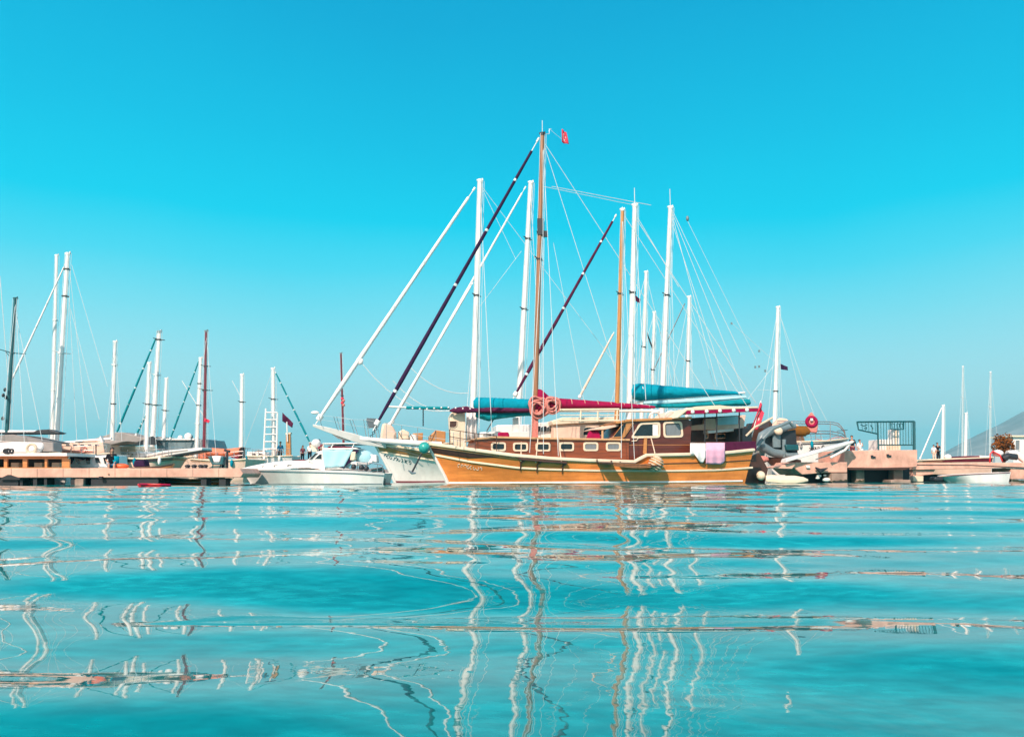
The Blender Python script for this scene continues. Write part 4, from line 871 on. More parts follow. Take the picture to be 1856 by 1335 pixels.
MB().prism([FC.P(x, y, .2) for x, y in [(382.5, 826), (400.5, 826), (398.5, 838), (386, 838)]], FC.n*-.3).build('cushion', 'whitecloth', ch, bevel=.05)
for x in (386, 400): MB().tube([FC.P(x, 842), FC.P(x-2, 849)], .03, 6).build('leg', 'tealmetal', ch)
lp = thing('lamp_post', 'short dark lamp post with a hooked top by the orange tarpaulin', 'lamp post', FC.P(412, 849), 0)
MB().tube([FC.P(412, 849), FC.P(412, 817.5)], .05, 8).build('pole', 'dark', lp)
MB().tube([FC.P(407, 815), FC.P(412, 817), FC.P(417, 817.5)], .06, 8).build('lamp_arm', 'dark', lp)

# ================================================================== boats behind the left pier
FB = Frame(-160, 39.4, 130, 39.4)
wb = thing('wooden_day_boat', 'tan wooden day boat with square open windows and a white roof', 'boat', FB.mid, 0)
HB = Hull(FB, [(-160, 848), (0, 850), (122, 849)], (-150, 118), 1.3, bow_left=False, nu=30, nt=8); HB.shell('white', wb); HB.deck('light_wood', wb)
MB().prism([FB.P(x, y, 1.0) for x, y in [(-160, 826), (118, 826), (126, 832), (124, 852), (-160, 852)]], FB.n*-.06).build('inner_wall', 'dark', wb) if False else None
xs = [(-40, 7), (13, 41), (49, 81), (85, 112)]
prev = -160
for x0, x1 in xs+[(126, 126)]:
    bar(FB, prev, 831.5, x0, 846.5, 1.1, 1.0).build('window_pillar', 'tan_wood', wb); prev = x1
bar(FB, -160, 826, 122, 831.4, 1.1, 1.0).build('cabin_header', 'tan_wood', wb); bar(FB, -160, 846.6, 128, 853, 1.12, 1.0).build('cabin_base', 'tan_wood', wb)
bar(FB, -160, 826, 122, 853, -.9, -1.0).build('far_wall', 'dark_wood', wb)
for x in (26, 68, 100): bar(FB, x-6, 838, x+8, 853, .3, -.3).build('seat', 'cream', wb)
bar(FB, -160, 820.5, 121, 826, 1.4, -1.3).build('roof', 'white', wb)
slab(FB, [(-10, 802), (40, 800.5), (76, 801), (78, 811), (70, 820), (-10, 820)], .6, -.4).build('awning_roll', 'whitecloth', wb, bevel=.1)
for x, r_ in ((14, .1), (21, .08), (10, .08)): MB().torus(FB.P(x, 817, 1.42), r_, .05, FB.a, Vector((0, 0, 1)), 14, 6).build('lamp', 'dark', wb)
MB().torus(FB.P(57, 813, .9), .22, .07, FB.a, Vector((0, 0, 1)), 18, 7).build('lifebuoy', 'palerope', wb)
slab(FB, [(76, 800), (96, 801), (97, 818), (75, 819)], .5, -.3).build('locker', 'greycloth', wb, bevel=.05)

FT = Frame(-190, 46, 115, 46)
r_, h_ = yacht('teal_mast_yacht', 'yacht with a dark teal mast and a black boom canopy', FT, [(-190, 815), (0, 818), (112, 822)], (-180, 104), 1.8)
mast(r_, FT, (11, 815), (28, 541), 8, 'tealmetal', [(.635, 22, 'tealmetal')], head='tealmetal')
boom(r_, FT, (-120, 781), (68, 782.5), 6); slab(FT, [(-80, 785), (60, 782), (68, 778.5), (88, 777.5), (110, 784), (104, 786), (40, 786.5)], .35, -.35).build('boom_canopy', 'dark', r_, bevel=.04)
slab(FT, [(9, 786), (19, 786), (18, 793), (14, 799), (10, 799)], .3, -.3).build('winch', 'dark', r_)
slab(FT, [(-60, 797), (0, 788), (22, 787), (78, 799), (76, 801), (-60, 800)], 1.4, -1.4).build('awning', 'greycloth', r_, bevel=.03)
for a, b_ in (((0, 500), (16, 705)), ((1, 510), (-30, 700))): line(r_, FT, a, b_, .02)
shrouds(r_, FT, (28, 545), [(0, 815), (45, 815)], 1.7); shrouds(r_, FT, (27, 560), [(80, 815)], 1.2)
for x, y in ((9, 706), (6, 716), (11, 720), (5, 758)): MB().ball(FT.P(x, y, .3), .09, .9, .9, 1.3).build('pulley', 'dark', r_)

F2 = Frame(60, 49, 200, 49)
r_, h_ = yacht('twin_mast_yacht', 'yacht with two tall white masts side by side above pale rose side cloths', F2, [(62, 822), (130, 826), (200, 822)], (70, 192), 1.7, cabin=[(108, 822), (112, 803), (186, 801), (190, 822)], cm='peachcloth')
mast(r_, F2, (94, 815), (103, 463), 7, 'white_mast', [(.66, 5, 'wire'), (.30, 5, 'wire')], off=-.9)
mast(r_, F2, (101, 818), (123, 460), 9.5, 'white_mast', [(.49, 15, 'white_mast'), (.78, 3, 'dark'), (.92, 3, 'dark')])
furl(r_, F2, (119, 477), (16, 700), 4, 'whitecloth', tip=.03)
boom(r_, F2, (105, 803), (202, 794.5), 5)
slab(F2, [(108, 804), (200, 798), (230, 799), (200, 806), (110, 808)], .1, -1.5).build('awning', 'greycloth', r_, bevel=.04)
slab(F2, [(178, 797), (182, 789), (184, 795), (187, 803), (174, 800)], .3, 0).build('wind_generator', 'white', r_)
for a, b_ in (((130, 480), (195, 700)), ((128, 560), (180, 760)), ((124, 470), (160, 800)), ((122, 560), (84, 815)), ((122, 470), (140, 815))): line(r_, F2, a, b_, .014)
MB().torus(F2.P(151, 814, 1.1), .17, .03, F2.a, Vector((0, 0, 1)), 18, 5).build('emblem_ring', 'rope', r_)
k = MB()
for p in ([(112, 816.5), (136, 816.5), (146, 815.5)], [(127, 815), (130, 810)], [(113, 808), (113, 818), (170, 818)], [(147, 818), (151, 812), (155, 817)]): k.tube([F2.P(x, y, 1.07) for x, y in p], .022, 5)
k.build('painted_mark', 'rope', r_)
FE = Frame(125, 41.5, 206, 41.5)
r_ = thing('motor_boat', 'white motor boat with dark slanted windows moored at the pier', 'motor boat', FE.mid, 0)
he = Hull(FE, [(124, 843), (160, 845), (206, 846)], (132, 204), 1.2, nu=30, nt=8); he.shell('white', r_); he.deck('white', r_)
slab(FE, [(127, 836), (136, 826), (150, 828), (158, 826), (196, 824), (199, 850), (128, 850)], 1.0, -1.).build('cabin', 'white', r_, bevel=.05)
for p in ([(137, 832), (146, 833), (146, 840), (138, 840)], [(154, 830), (165, 827), (164, 841), (155, 841)], [(171, 828), (179, 828), (183, 839), (173, 839)], [(186, 828), (193, 828), (193, 842), (189, 840)]):
    window(r_, FE, p, 1.0, 'white', 'glass', .7, 1.2, .03)
for p in ([(165, 844.5), (171, 844.5), (175, 848), (165, 848)], [(178, 844.5), (189, 844.5), (188, 848), (180, 848)]): window(r_, FE, p, 1.02, 'white', 'glass', .5, 1, .03)
slab(FE, [(124, 832), (131, 824), (150, 830), (160, 826.5), (159, 829.5), (149, 833), (134, 829), (128, 840)], 1.12, 1.02).build('side_curtain', 'navy', r_)
MB().tube([FE.P(171, 825, .8), FE.P(195, 824.5, .8)], .04, 6).build('hand_rail', 'dark', r_); MB().tube([FE.P(174, 825, .8), FE.P(174, 806, .8)], .03, 6).build('pole', 'dark', r_)

FF = Frame(196, 52, 372, 50)
r_, h_ = yacht('sailing_yacht', 'white yacht pointing its striped grey bow over the pier towards the brown mast', FF, [(200, 830), (260, 831.5), (318, 828)], (206, 300), 1.5, bow_left=False, hm='peachcloth', cabin=[(206, 832), (206, 818), (254, 818), (254, 832)])
slab(FF, [(262, 824), (300, 816), (366, 810.5), (366, 815.5), (300, 826), (262, 833)], .5, -.5).build('bowsprit', 'white', r_, bevel=.04)
slab(FF, [(262, 827), (300, 819.5), (340, 814.5), (340, 816.5), (300, 822), (262, 829.5)], .52, .49).build('stripe', 'greycloth', r_); slab(FF, [(300, 826), (366, 815.2), (366, 817), (300, 828.5)], .5, -.5).build('stripe', 'dark', r_)
slab(FF, [(242, 843), (245, 833), (258, 832), (262, 843)], 1.52, 1.3).build('sail_bundle', 'denim', r_, bevel=.06)
slab(FF, [(214, 808), (246, 808), (246, 818), (214, 818)], .9, -.9).build('hatch', 'cream', r_, bevel=.03)
mast(r_, FF, (203, 815), (209, 619), 7.5, 'white_mast', [(.78, 6, 'white_mast'), (.42, 5, 'dark')])
mast(r_, FF, (264, 846), (271, 658), 7.5, 'white_mast', [(.6, 9, 'dark')])
shrouds(r_, FF, (209, 625), [(190, 815), (222, 815)], 1.4, w=.012); shrouds(r_, FF, (271, 662), [(250, 830), (285, 830)], 1.4, w=.012)
h_.strake('dark', r_, [(204, 833), (260, 834.5), (314, 831)], .05, .2)
FG = Frame(236, 58, 372, 57)
r_, h_ = yacht('sailing_yacht', 'yacht with grey peaked awning, teal furled sail and satellite dish', FG, [(236, 828), (300, 831), (372, 826)], (242, 362), 1.8, hm='peachcloth', cabin=[(286, 830), (288, 817), (356, 818), (360, 830)], cm='peachcloth', wins=[[(x, 820), (x+11, 820), (x+11, 826), (x, 826)] for x in (294, 312, 330)])
mast(r_, FG, (276, 810), (289, 601), 8.5, 'white_mast', [(.93, 10, 'dark'), (.62, 8, 'wire'), (.36, 12, 'tealmetal')], head='steel')
mast(r_, FG, (296, 815), (302, 686), 6.5, 'white_mast', [(.55, 7, 'dark')])
furl(r_, FG, (285, 607), (209, 790), 4.6, 'tealcloth', tip=.03); furl(r_, FG, (268, 745), (246, 790), 4, 'tealcloth', tip=.02)
slab(FG, [(150, 801), (208, 783), (222, 783), (256, 792), (290, 791), (300, 800), (262, 797), (243, 803.5), (215, 807), (183, 806), (150, 805)], .2, -1.5).build('awning', 'greycloth', r_, bevel=.06)
slab(FG, [(240, 806), (270, 792), (276, 790), (294, 806), (270, 806)], 1.6, 1.5).build('awning_end', 'dark', r_)
slab(FG, [(284, 797), (372, 796), (380, 818), (284, 816)], 1.3, -1.3).build('deckhouse', 'greysteel', r_, bevel=.05); slab(FG, [(282, 794), (352, 794), (352, 797), (282, 797)], 1.5, -1.5).build('deckhouse_roof', 'white', r_)
MB().ball(FG.P(341, 790, .8), .26, 1, .6, .9).build('satellite_dish', 'white', r_); slab(FG, [(338, 794), (345, 792), (346, 788), (347, 793), (341, 801), (338, 801)], .8, .6).build('dish_bracket', 'dark', r_)
MB().ball(FG.P(327, 793, .6), .18).build('radar_dome', 'white', r_)
FH = Frame(345, 54, 446, 53)
r_, h_ = yacht('sailing_yacht', 'yacht under a salmon orange tarpaulin with a brown mast beside a white one', FH, [(345, 832), (400, 836), (446, 832)], (352, 440), 1.5, hm='peachcloth')
mast(r_, FH, (356, 828), (364, 649), 6.8, 'white_mast', [(.74, 4, 'dark'), (.52, 5, 'dark'), (.33, 6, 'wire')])
mast(r_, FH, (370, 830), (374, 600), 6.8, 'wine', [(.72, 9, 'dark'), (.53, 13, 'dark')], head='greysteel')
mast(r_, FH, (437, 840), (439, 679), 7.0, 'white_mast', [(.69, 7, 'dark')]); slab(FH, [(435.5, 810), (440, 810), (440, 842), (436, 842)], .2, -.1).build('mast_cover', 'dark', r_)
furl(r_, FH, (361, 652), (308, 797), 3.6, 'tealcloth', tip=.02)
cover(r_, FH, [(367, 815), (380, 811), (410, 813), (436, 810)], [(367, 826), (384, 825), (420, 827), (436, 823)], .8, 'salmon', .2, name='tarpaulin'); slab(FH, [(415, 826), (436, 822), (430, 831), (420, 829)], .4, -.2).build('tarpaulin_end', 'wine', r_)
slab(FH, [(360, 818), (372, 818), (373, 830), (359, 831)], .6, .2).build('tarpaulin_flap', 'salmon', r_)
shrouds(r_, FH, (374, 605), [(352, 830), (392, 830)], 1.4, w=.013); line(r_, FH, (330, 690), (375, 763), .028); line(r_, FH, (421, 690), (438, 722), .02)
flag('pennant', 'small red and white pennant in front of the dark red mast', FH, [(371, 757), (381, 762), (379, 766), (370, 764)], 'red', .2, amp=.03)
FS = Frame(158, 38.8, 316, 38.8)
r_ = thing('rowing_skiff', 'low tan wooden skiff with a rising prow behind the pier edge', 'rowing boat', FS.mid, 0)
hs = Hull(FS, [(160, 848), (230, 847), (290, 844), (316, 839)], (166, 306), .8, bow_left=False, nu=30, nt=8); hs.shell('light_wood', r_); hs.deck('tan_wood', r_); hs.strake('dark', r_, [(235, 848), (290, 845.5), (314, 841)], .03, .05)
slab(FS, [(240, 846), (243, 834), (260, 833), (263, 846)], .3, -.3).build('engine_box', 'navy', r_, bevel=.06)
FU = Frame(283, 38.9, 408, 38.9)
r_ = thing('wooden_dinghy', 'yellow wooden dinghy half hidden under the pier', 'dinghy', FU.mid, 0)
hu = Hull(FU, [(284, 866), (345, 869), (408, 866)], (292, 402), .8, nu=30, nt=8); hu.shell('orange', r_, ); hu.cap('cream', r_, .08, .06); hu.strake('cream', r_, [(292, 872), (345, 873.5), (400, 872)], .03, .07)
FX = Frame(440, 62, 520, 62)
r_, h_ = yacht('sailing_yacht', 'white yacht with a tall boarding ladder standing against its mast', FX, [(436, 826), (480, 828), (530, 826)], (444, 524), 1.6, cabin=[(446, 832), (448, 818), (480, 818), (486, 832)])
mast(r_, FX, (496, 832), (495, 668), 7.5, 'white_mast', [(.66, 9, 'dark')])
furl(r_, FX, (499, 674), (564, 806), 4, 'tealcloth', tip=.02); line(r_, FX, (494, 672), (442, 812), .012)
lad = thing('ladder', 'tall white ladder leaning against the mast above the white cruiser', 'ladder', FX.P(488, 832, .8), 0)
for a, b_ in (((477, 838), (482, 740)), ((501, 836), (503, 748))): MB().tube([FX.P(*a, .8), FX.P(*b_, .8)], .07, 6).build('rail', 'white_mast', lad)
for q in range(7):
    y = 747+q*13.2; MB().tube([FX.P(481.6-q*.62, y, .8), FX.P(502.8-q*.1, y, .8)], .045, 6).build('rung', 'white_mast', lad)
person('man in blue shirt and dark trousers standing behind the white cruiser', FX.P(507, 838, 1.0), .4, 'stand', 1.55, 'denim', 'blackcloth')
po = thing('post', 'square tan wooden post beside the dark waving flag', 'post', FX.P(522, 836, .5), 0)
MB().prism([FX.P(x, y, .8) for x, y in [(518, 787), (526, 785), (527, 836), (518, 836)]], FX.n*-.3).build('shaft', 'tan_wood', po, bevel=.02); slab(FX, [(517.5, 784.5), (526.5, 783), (526.5, 786), (517.5, 787.5)], .85, .45).build('cap', 'cream', po)
flag('flag', 'dark plum flag flying from the staff above the cruiser', FX, [(512, 747), (532, 767), (530, 775), (512, 763)], 'purple', .9, amp=.07, staff=((521, 800), (520, 764), .05))
FR = Frame(610, 66, 632, 66)
tm = thing('flag_mast', 'thin rusty red mast with a furled flag behind the white bowsprit', 'mast', FR.P(623, 840), 0)
mast(tm, FR, (624, 845), (618, 640), 4.6, 'wine', [(.62, 4, 'dark')], head='greysteel', name='pole')
for q in range(4): MB().ball(FR.P(621+q % 2*2-.6, 722+q*4), .14, 1, .8, 1).build('furled_flag', 'rope' if q % 2 else 'red', tm)

# ================================================================== white cabin cruiser
FQ = Frame(445, 39.5, 700, 39.5)
Q = thing('cabin_cruiser', 'white cabin cruiser with pale blue side canvas moored at the pier end', 'motor boat', FQ.mid, 0)
HQ = Hull(FQ, [(435, 849), (470, 850), (560, 850.5), (640, 853), (697, 857)], (455, 694), 1.45, stern=.9, full=.5, wlb=.95, flare=1.); HQ.shell('white', Q); HQ.deck('white', Q, .03)
HQ.strake('greysteel', Q, [(440, 851.5), (500, 853.5), (640, 857.5), (696, 861)], .05, .05); HQ.strake('greysteel', Q, [(456, 876.2), (560, 876.5), (692, 876.5)], .03, .05, 'waterline_stripe')
R_ = []
for x, yt, o_ in [(437, 848.5, .05), (455, 844, .35), (475, 840, .65), (500, 836, .9), (530, 833.5, 1.0), (560, 833, 1.08), (578, 835, 1.1), (588, 838, 1.12)]:
    R_.append([FQ.P(x, yt+14, o_*1.1), FQ.P(x, lerp(yt, 851, .5), o_*1.05), FQ.P(x, yt+1.5, o_*.85), FQ.P(x, yt, o_*.5)]+[FQ.P(x, yt, -o_*.5), FQ.P(x, yt+1.5, -o_*.85), FQ.P(x, yt+14, -o_*1.1)])
MB().rings(R_, caps=True).build('foredeck_cabin', 'white', Q, sharp=30)
for x, y in ((479, 845.5), (500, 844), (524.5, 843.5), (547, 843.5)):
    window(Q, FQ, [(x-4, y-1.6), (x+4, y-2), (x+3.6, y+1.2), (x-4.2, y+1.6)], .65 if x < 490 else .9 if x < 510 else 1.02, 'greysteel', 'glass', .5, 1.2, .06)
slab(FQ, [(530, 833.5), (552, 832), (552, 834.5), (530, 835)], .8, -.8).build('deck_mat', 'wine', Q)
slab(FQ, [(556, 834), (574, 818.5), (586, 815), (640, 815), (626, 834), (615, 847), (640, 850), (588, 850)], 1.1, -1.1).build('wheelhouse', 'white', Q, bevel=.04)
for p in ([(559, 833), (572, 820), (577, 820), (565, 833)], [(569, 832), (580, 822), (583, 822), (583, 832)]): window(Q, FQ, p, 1.1, 'white', 'glass', .6, 1, .03)
MB().rings([[FQ.P(lerp(584, 588, j/8)+lerp(0, lerp(56, 36, j/8), i/10), lerp(814.5, 847.5-i*.25, j/8), 1.17+.025*math.sin(i*1.3+j*.3)) for j in range(9)] for i in range(11)], closed=False).build('side_canvas', 'skyblue', Q, solid=.02)
slab(FQ, [(640, 815), (650, 815), (636, 836), (622, 848), (614, 845), (628, 832)], 1.15, 1.05).build('opening_shade', 'navy', Q)  # navy sheet in place of the shaded cockpit opening
for y0, y1, m_ in ((811.5, 814.5, 'white'), (802.5, 804.5, 'white')): slab(FQ, [(585, y0), (645, y0-.6), (650, y1-.6), (583, y1)], 1.2, -1.2).build('flybridge_rail', m_, Q, bevel=.02)
for x in (588, 604, 642): MB().tube([FQ.P(x-4, 812, 1.15), FQ.P(x, 804, 1.15)], .03, 6).build('flybridge_post', 'white', Q)
slab(FQ, [(593, 809), (604, 807.4), (640, 808.5), (641, 811), (594, 811)], 1., -1.).build('flybridge_seat', 'crimson', Q, bevel=.05)
MB().ball(FQ.P(573, 803, .3), .23, 1, 1, .9).build('radar_dome', 'white', Q); slab(FQ, [(562, 806), (568, 806), (575, 817), (566, 818)], .4, -.1).build('radar_arm', 'cream', Q)
bar(FQ, 648, 876.4, 699, 880, 1.0, -1.0).build('swim_platform', 'wine', Q); MB().tube([FQ.P(697, 878, 1.0), FQ.P(698, 868, 1.0), FQ.P(693, 866, 1.0)], .03, 6).build('swim_ladder', 'dark', Q)
for sg in (1, -1):
    tp_ = [FQ.P(x, y, 1.2*sg) for x, y in ((646, 838), (664, 838), (682, 840), (694, 843))]
    MB().tube(ipol(tp_, 10), .022, 6).build('stern_rail', 'steel', Q)
    for (x, y) in ((648, 838), (666, 838), (684, 840.5), (694, 843)): MB().tube([FQ.P(x, y, 1.2*sg), FQ.P(x, y+15, 1.2*sg)], .02, 5).build('stanchion', 'steel', Q)
FQ2 = Frame(630, 38.9, 695, 38.9)
props(MB().ball(FQ2.P(660, 828, 0), .36, 1.3, 1, .9).build('net_bundle', 'skyblue', None), 'pale blue bundled net in the cockpit of the white cruiser', 'net')
props(MB().rings([[FQ2.P(x, y0, .5), FQ2.P(x, y0, -.5), FQ2.P(x, y1, -.5), FQ2.P(x, y1, .5)] for x, y0, y1 in [(634, 834, 840), (645, 836, 844), (666, 838, 844), (676, 832, 838)]]).build('cockpit_cushion', 'whitecloth', None, bevel=.06), 'white cushion lying under the net bundle in the cruiser cockpit', 'cushion')
props(MB().prism([FQ2.P(x, y, .6) for x, y in [(636, 818), (645, 818), (643, 834), (634, 834)]], FQ2.n*-.5).build('seat_back', 'cream', None, bevel=.04), 'cream seat back standing behind the dark cockpit opening', 'seat')
props(MB().prism([FQ2.P(x, y, .2) for x, y in [(668, 822), (682, 824), (684, 838), (668, 836)]], FQ2.n*-.6).build('cool_box', 'white', None, bevel=.05), 'white cool box on the cruiser stern near the gulet bow', 'cool box')
ob = thing('outboard_motor', 'dark outboard motor mounted at the stern of the white cruiser', 'motor', FQ2.P(690, 868, .2), 0)
MB().prism([FQ2.P(x, y, .35) for x, y in rounded([(672, 848), (692, 846), (696, 856), (690, 864), (676, 862)], 3)], FQ2.n*-.5).build('cowling', 'dark', ob, bevel=.06); MB().tube([FQ2.P(686, 862, .1), FQ2.P(690, 876, .1)], .09, 8).build('leg', 'greysteel', ob)
for q in range(3): MB().sweep([FQ2.P(672, 849+q*4, .45), FQ2.P(684, 847.5+q*4, .46), FQ2.P(693, 846+q*4.4, .4)], .05, .05).build('trim', 'steel' if q != 1 else 'tealmetal', ob)
for i, x in enumerate((641, 655, 664)):
    props(MB().ball(FQ2.P(x, 845.5+i*1.5, .62), .13, 1, .8, 1).build('mooring_buoy', 'dark', None), 'small dark ball fender on the cruiser cockpit rim', 'fender', 'ball fenders on the cruiser cockpit rim')
FZ = Frame(540, 60, 590, 60)
for i, (x, y, sh, lb_) in enumerate([(548, 838, 'wine', 'person in a wine red top seated furthest from the radar dome'), (561, 837, 'whitecloth', 'person in a pale top standing in the group beyond the cruiser windscreen'), (577, 834, 'crimson', 'person in a crimson top closest to the white radar dome'), (584, 835, 'peachcloth', 'person in a peach top standing just past the radar dome')]):
    person(lb_, FZ.P(x, y), .5-i*.4, 'phone' if i % 2 else 'stand', 1.25+.14*(i % 3), sh, 'blackcloth', 'hair', i % 2 == 0, group='people beyond the cruiser')
props(bar(Frame(430, 64, 600, 64), 425, 832, 600, 876, 0, -4).build('quay', 'concrete', None), 'low concrete quay behind the white cruiser where people stand', 'quay')
# ================================================================== right jetty, block and railing
FJ = Frame(1395, 46.5, 1540, 47)
J = thing('jetty', 'low peach concrete jetty with dark hollows beside the gulet stern', 'jetty', FJ.mid, FJ.yaw)
MB().prism([FJ.P(x, y, 0) for x, y in [(1437, 846), (1442, 837), (1536, 837), (1536, 856), (1500, 856), (1454, 860)]], FJ.n*-3).build('deck', 'peach', J, bevel=.04)
MB().prism([FJ.P(x, y, .2) for x, y in [(1392, 848), (1440, 838), (1442, 842), (1436, 849.5)]], FJ.n*-1.2).build('ramp', 'peach', J, bevel=.03)
bar(FJ, 1450, 856, 1512, 884, -1.0, -3).build('shade_block', 'black', J); bar(FJ, 1508, 857, 1536, 873, .1, -1).build('support_block', 'concrete', J, bevel=.03)  # solid black block stands in for the shade under the deck
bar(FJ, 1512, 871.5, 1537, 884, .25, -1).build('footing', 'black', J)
for a in (((1478, 847), (1487, 853), (1500, 848)),): MB().tube([FJ.P(x, y, .2) for x, y in a], [.05, .14, .03], 7).build('mooring_hook', 'dark', J)
slab(FJ, [(1461, 843), (1468, 843), (1469, 848), (1462, 848)], .12, .0).build('cleat', 'white', J, bevel=.02)
for x, y, r in ((1484, 862, .1), (1495, 861, .06), (1498, 869, .16), (1482, 866, .08)): props(MB().ball(FJ.P(x, y, -.2), r, 1.6, 1, .8).build('foam_float', 'white', None), 'small white foam float caught under the jetty', 'float', 'foam floats under the jetty')
gp = thing('gangway', 'long white gangway sloping up beside the white motor sailer', 'gangway', FJ.P(1440, 832, .3), FJ.yaw)
MB().prism([FJ.P(x, y, .5) for x, y in [(1426, 831), (1438, 827.5), (1545, 798.5), (1550, 799), (1546, 803), (1444, 832), (1424, 838)]], FJ.n*-.7).build('plank', 'white', gp, bevel=.03)
MB().tube([FJ.P(1541, 803, .4), FJ.P(1532, 815, .4), FJ.P(1505, 829, .4)], .07, 8).build('strut', 'white', gp)
MB().rings([[FJ.P(x, y, .2+.1*math.sin(x+y)) for y in (lerp(830, 803, (x-1478)/62)+2, lerp(832, 814, (x-1478)/62)+1)] for x in range(1478, 1541, 6)], closed=False).build('net', 'greysteel', gp, solid=.02)
dg = thing('paddle_board', 'cream white dinghy hull floating at the foot of the jetty', 'dinghy', Frame(1372, 44, 1466, 44).mid, 0)
FV = Frame(1372, 44, 1466, 44)
MB().rings([[FV.P(x, y0, o_*.6), FV.P(x, y0, -o_*.6), FV.P(x, (y0+y1)/2, -o_), FV.P(x, y1, -o_*.9), FV.P(x, y1, o_*.96), FV.P(x, (y0+y1)/2, o_)] for x, y0, y1, o_ in [(1388, 861, 872, .28), (1398, 860, 874, .34), (1420, 861.5, 876, .4), (1440, 861.5, 876, .4), (1456, 864, 874, .25), (1465, 868, 872, .06)]]).build('hull', 'cream', dg, bevel=.05)
MB().ball(FV.P(1379, 861.5), .24, 1, 1, 1.05).build('bow_roller', 'cream', dg)
dg.name = 'dinghy'
FN = Frame(1525, 47.5, 1665, 48)
Bk = thing('concrete_platform', 'raised peach concrete platform on short pillars carrying the teal railing', 'platform', FN.mid, FN.yaw)
MB().prism([FN.P(x, y, 0) for x, y in [(1530, 816), (1663, 815), (1663, 846), (1634, 848.5), (1530, 847.5)]], FN.n*-3.2).build('deck', 'peach', Bk, bevel=.04)
bar(FN, 1533, 848, 1648, 886, -1.2, -3.2).build('shade_block', 'black', Bk)  # black block painted in as shade between the pillars
for x0, x1 in ((1552, 1567), (1620, 1637)): bar(FN, x0, 848.4, x1, 882, -.5, -1.1).build('pillar', 'concrete', Bk, bevel=.03)
MB().prism([FN.P(x, y, .1) for x, y in [(1536, 848.5), (1655, 846), (1640, 851), (1540, 851)]], FN.n*-2).build('edge_beam', 'dark_wood', Bk)
for x, y in ((1580.5, 827), (1609, 825)): MB().box(FN.P(x, y, .03), (.13, .1, .16)).box(FN.P(x+4, y+1, .03), (.14, .08, .1)).build('mooring_ring', 'dark', Bk)
props(bar(FN, 1615, 869, 1651, 884, .2, -.8).build('stone_footing', 'concrete', None, bevel=.03), 'pale stone footing at the water under the raised platform', 'footing')
rl = thing('railing', 'dark teal metal railing with a slanted arm on the raised platform', 'railing', FN.P(1622, 816, -.5), FN.yaw)
def rod(pts, w, name): MB().tube([FN.P(x, y, -.5) for x, y in pts], w, 6).build(name, 'tealmetal', rl)
rod([(1553, 764.5), (1657, 763.5)], .055, 'top_rail'); rod([(1656.5, 763.5), (1657, 815.5)], .085, 'post'); rod([(1590.5, 764), (1592, 815.5)], .05, 'post')
rod([(1553.5, 764.5), (1556, 778.5), (1590.5, 786)], .05, 'arm'); rod([(1592, 806), (1656, 806)], .04, 'bottom_rail')
for i in range(12): rod([(1596.5+i*5, 764), (1597+i*5, 806)], .016, 'bar')
for i in range(5): rod([(1562+i*6, 764.5), (1563+i*6, 779+i*1.6)], .014, 'bar')
rod([(1614, 765), (1614, 777.5), (1638, 777.5), (1638, 765)], .035, 'panel_frame')
for x0 in (1617, 1626, 1632): rod([(x0, 767), (x0+4, 768), (x0+4.5, 774), (x0, 775.5), (x0-.5, 768)], .028, 'scroll')
for i, p in enumerate(([(1560, 769), (1566, 772), (1572, 769)], [(1566, 776), (1571, 777), (1570, 773)], [(1578, 770), (1582, 776), (1580, 780)])): rod(p, .03, 'scroll')
props(bar(FN, 1593, 796, 1617, 816, -1.2, -2.4).build('white_locker', 'white', None, bevel=.04), 'low white locker behind the teal railing bars', 'locker')
pd = thing('power_pedestal', 'slim white service pedestal with a cream stripe behind the teal railing', 'pedestal', FN.P(1624, 815, -1.2), FN.yaw)
bar(FN, 1617, 778, 1630.5, 816, -1.0, -1.5).build('housing', 'white', pd, bevel=.03); bar(FN, 1623, 779, 1625.5, 812, -.98, -1.0).build('stripe', 'cream', pd); bar(FN, 1611, 807, 1632, 816, -.9, -1.7).build('base', 'cream', pd)
person('person in dark clothes standing at the top of the white gangway', FN.P(1546, 832, -2.6), -.3, 'stand', 1.45, 'blackcloth', 'wine', 'hair', group='people beyond the railing')
person('person in pale clothes standing between gangway top and teal railing', FN.P(1560, 833, -2.9), .3, 'phone', 1.25, 'whitecloth', 'whitecloth', 'hair', group='people beyond the railing')
FY = Frame(1655, 50, 2040, 50.5)
P2 = thing('pier', 'long peach concrete pier beyond the raised platform with pale dinghies along it', 'pier', FY.mid, FY.yaw)
MB().prism([FY.P(x, y, 0) for x, y in [(1655, 838), (2040, 838), (2040, 846), (1820, 847.5), (1655, 851)]], FY.n*-3).build('deck', 'peach', P2, bevel=.03)
MB().prism([FY.P(x, y, -.2) for x, y in [(1655, 851), (1696, 848.5), (1690, 859), (1655, 862)]], FY.n*-2).build('side_block', 'peach', P2); bar(FY, 1655, 862, 1674, 872.5, -.1, -2).build('step', 'cream', P2, bevel=.03)
bar(FY, 1832, 848, 2040, 868, -.1, -2).build('side_block', 'peach', P2, bevel=.03); bar(FY, 1674, 859, 1834, 886, -1.6, -2.6).build('shade_block', 'black', P2); bar(FY, 1655, 872, 2040, 886, -.6, -2.4).build('footing', 'black', P2)  # the black block set back below the deck imitates shade
MB().sweep([FY.P(1655, 842, .02), FY.P(1760, 842.5, .02), FY.P(1860, 847, .02)], .03, .04).build('cable', 'dark', P2)
FI = Frame(1698, 47, 1836, 47)
ud = thing('dinghy', 'long white dinghy moored flat along the pier', 'dinghy', FI.mid, 0)
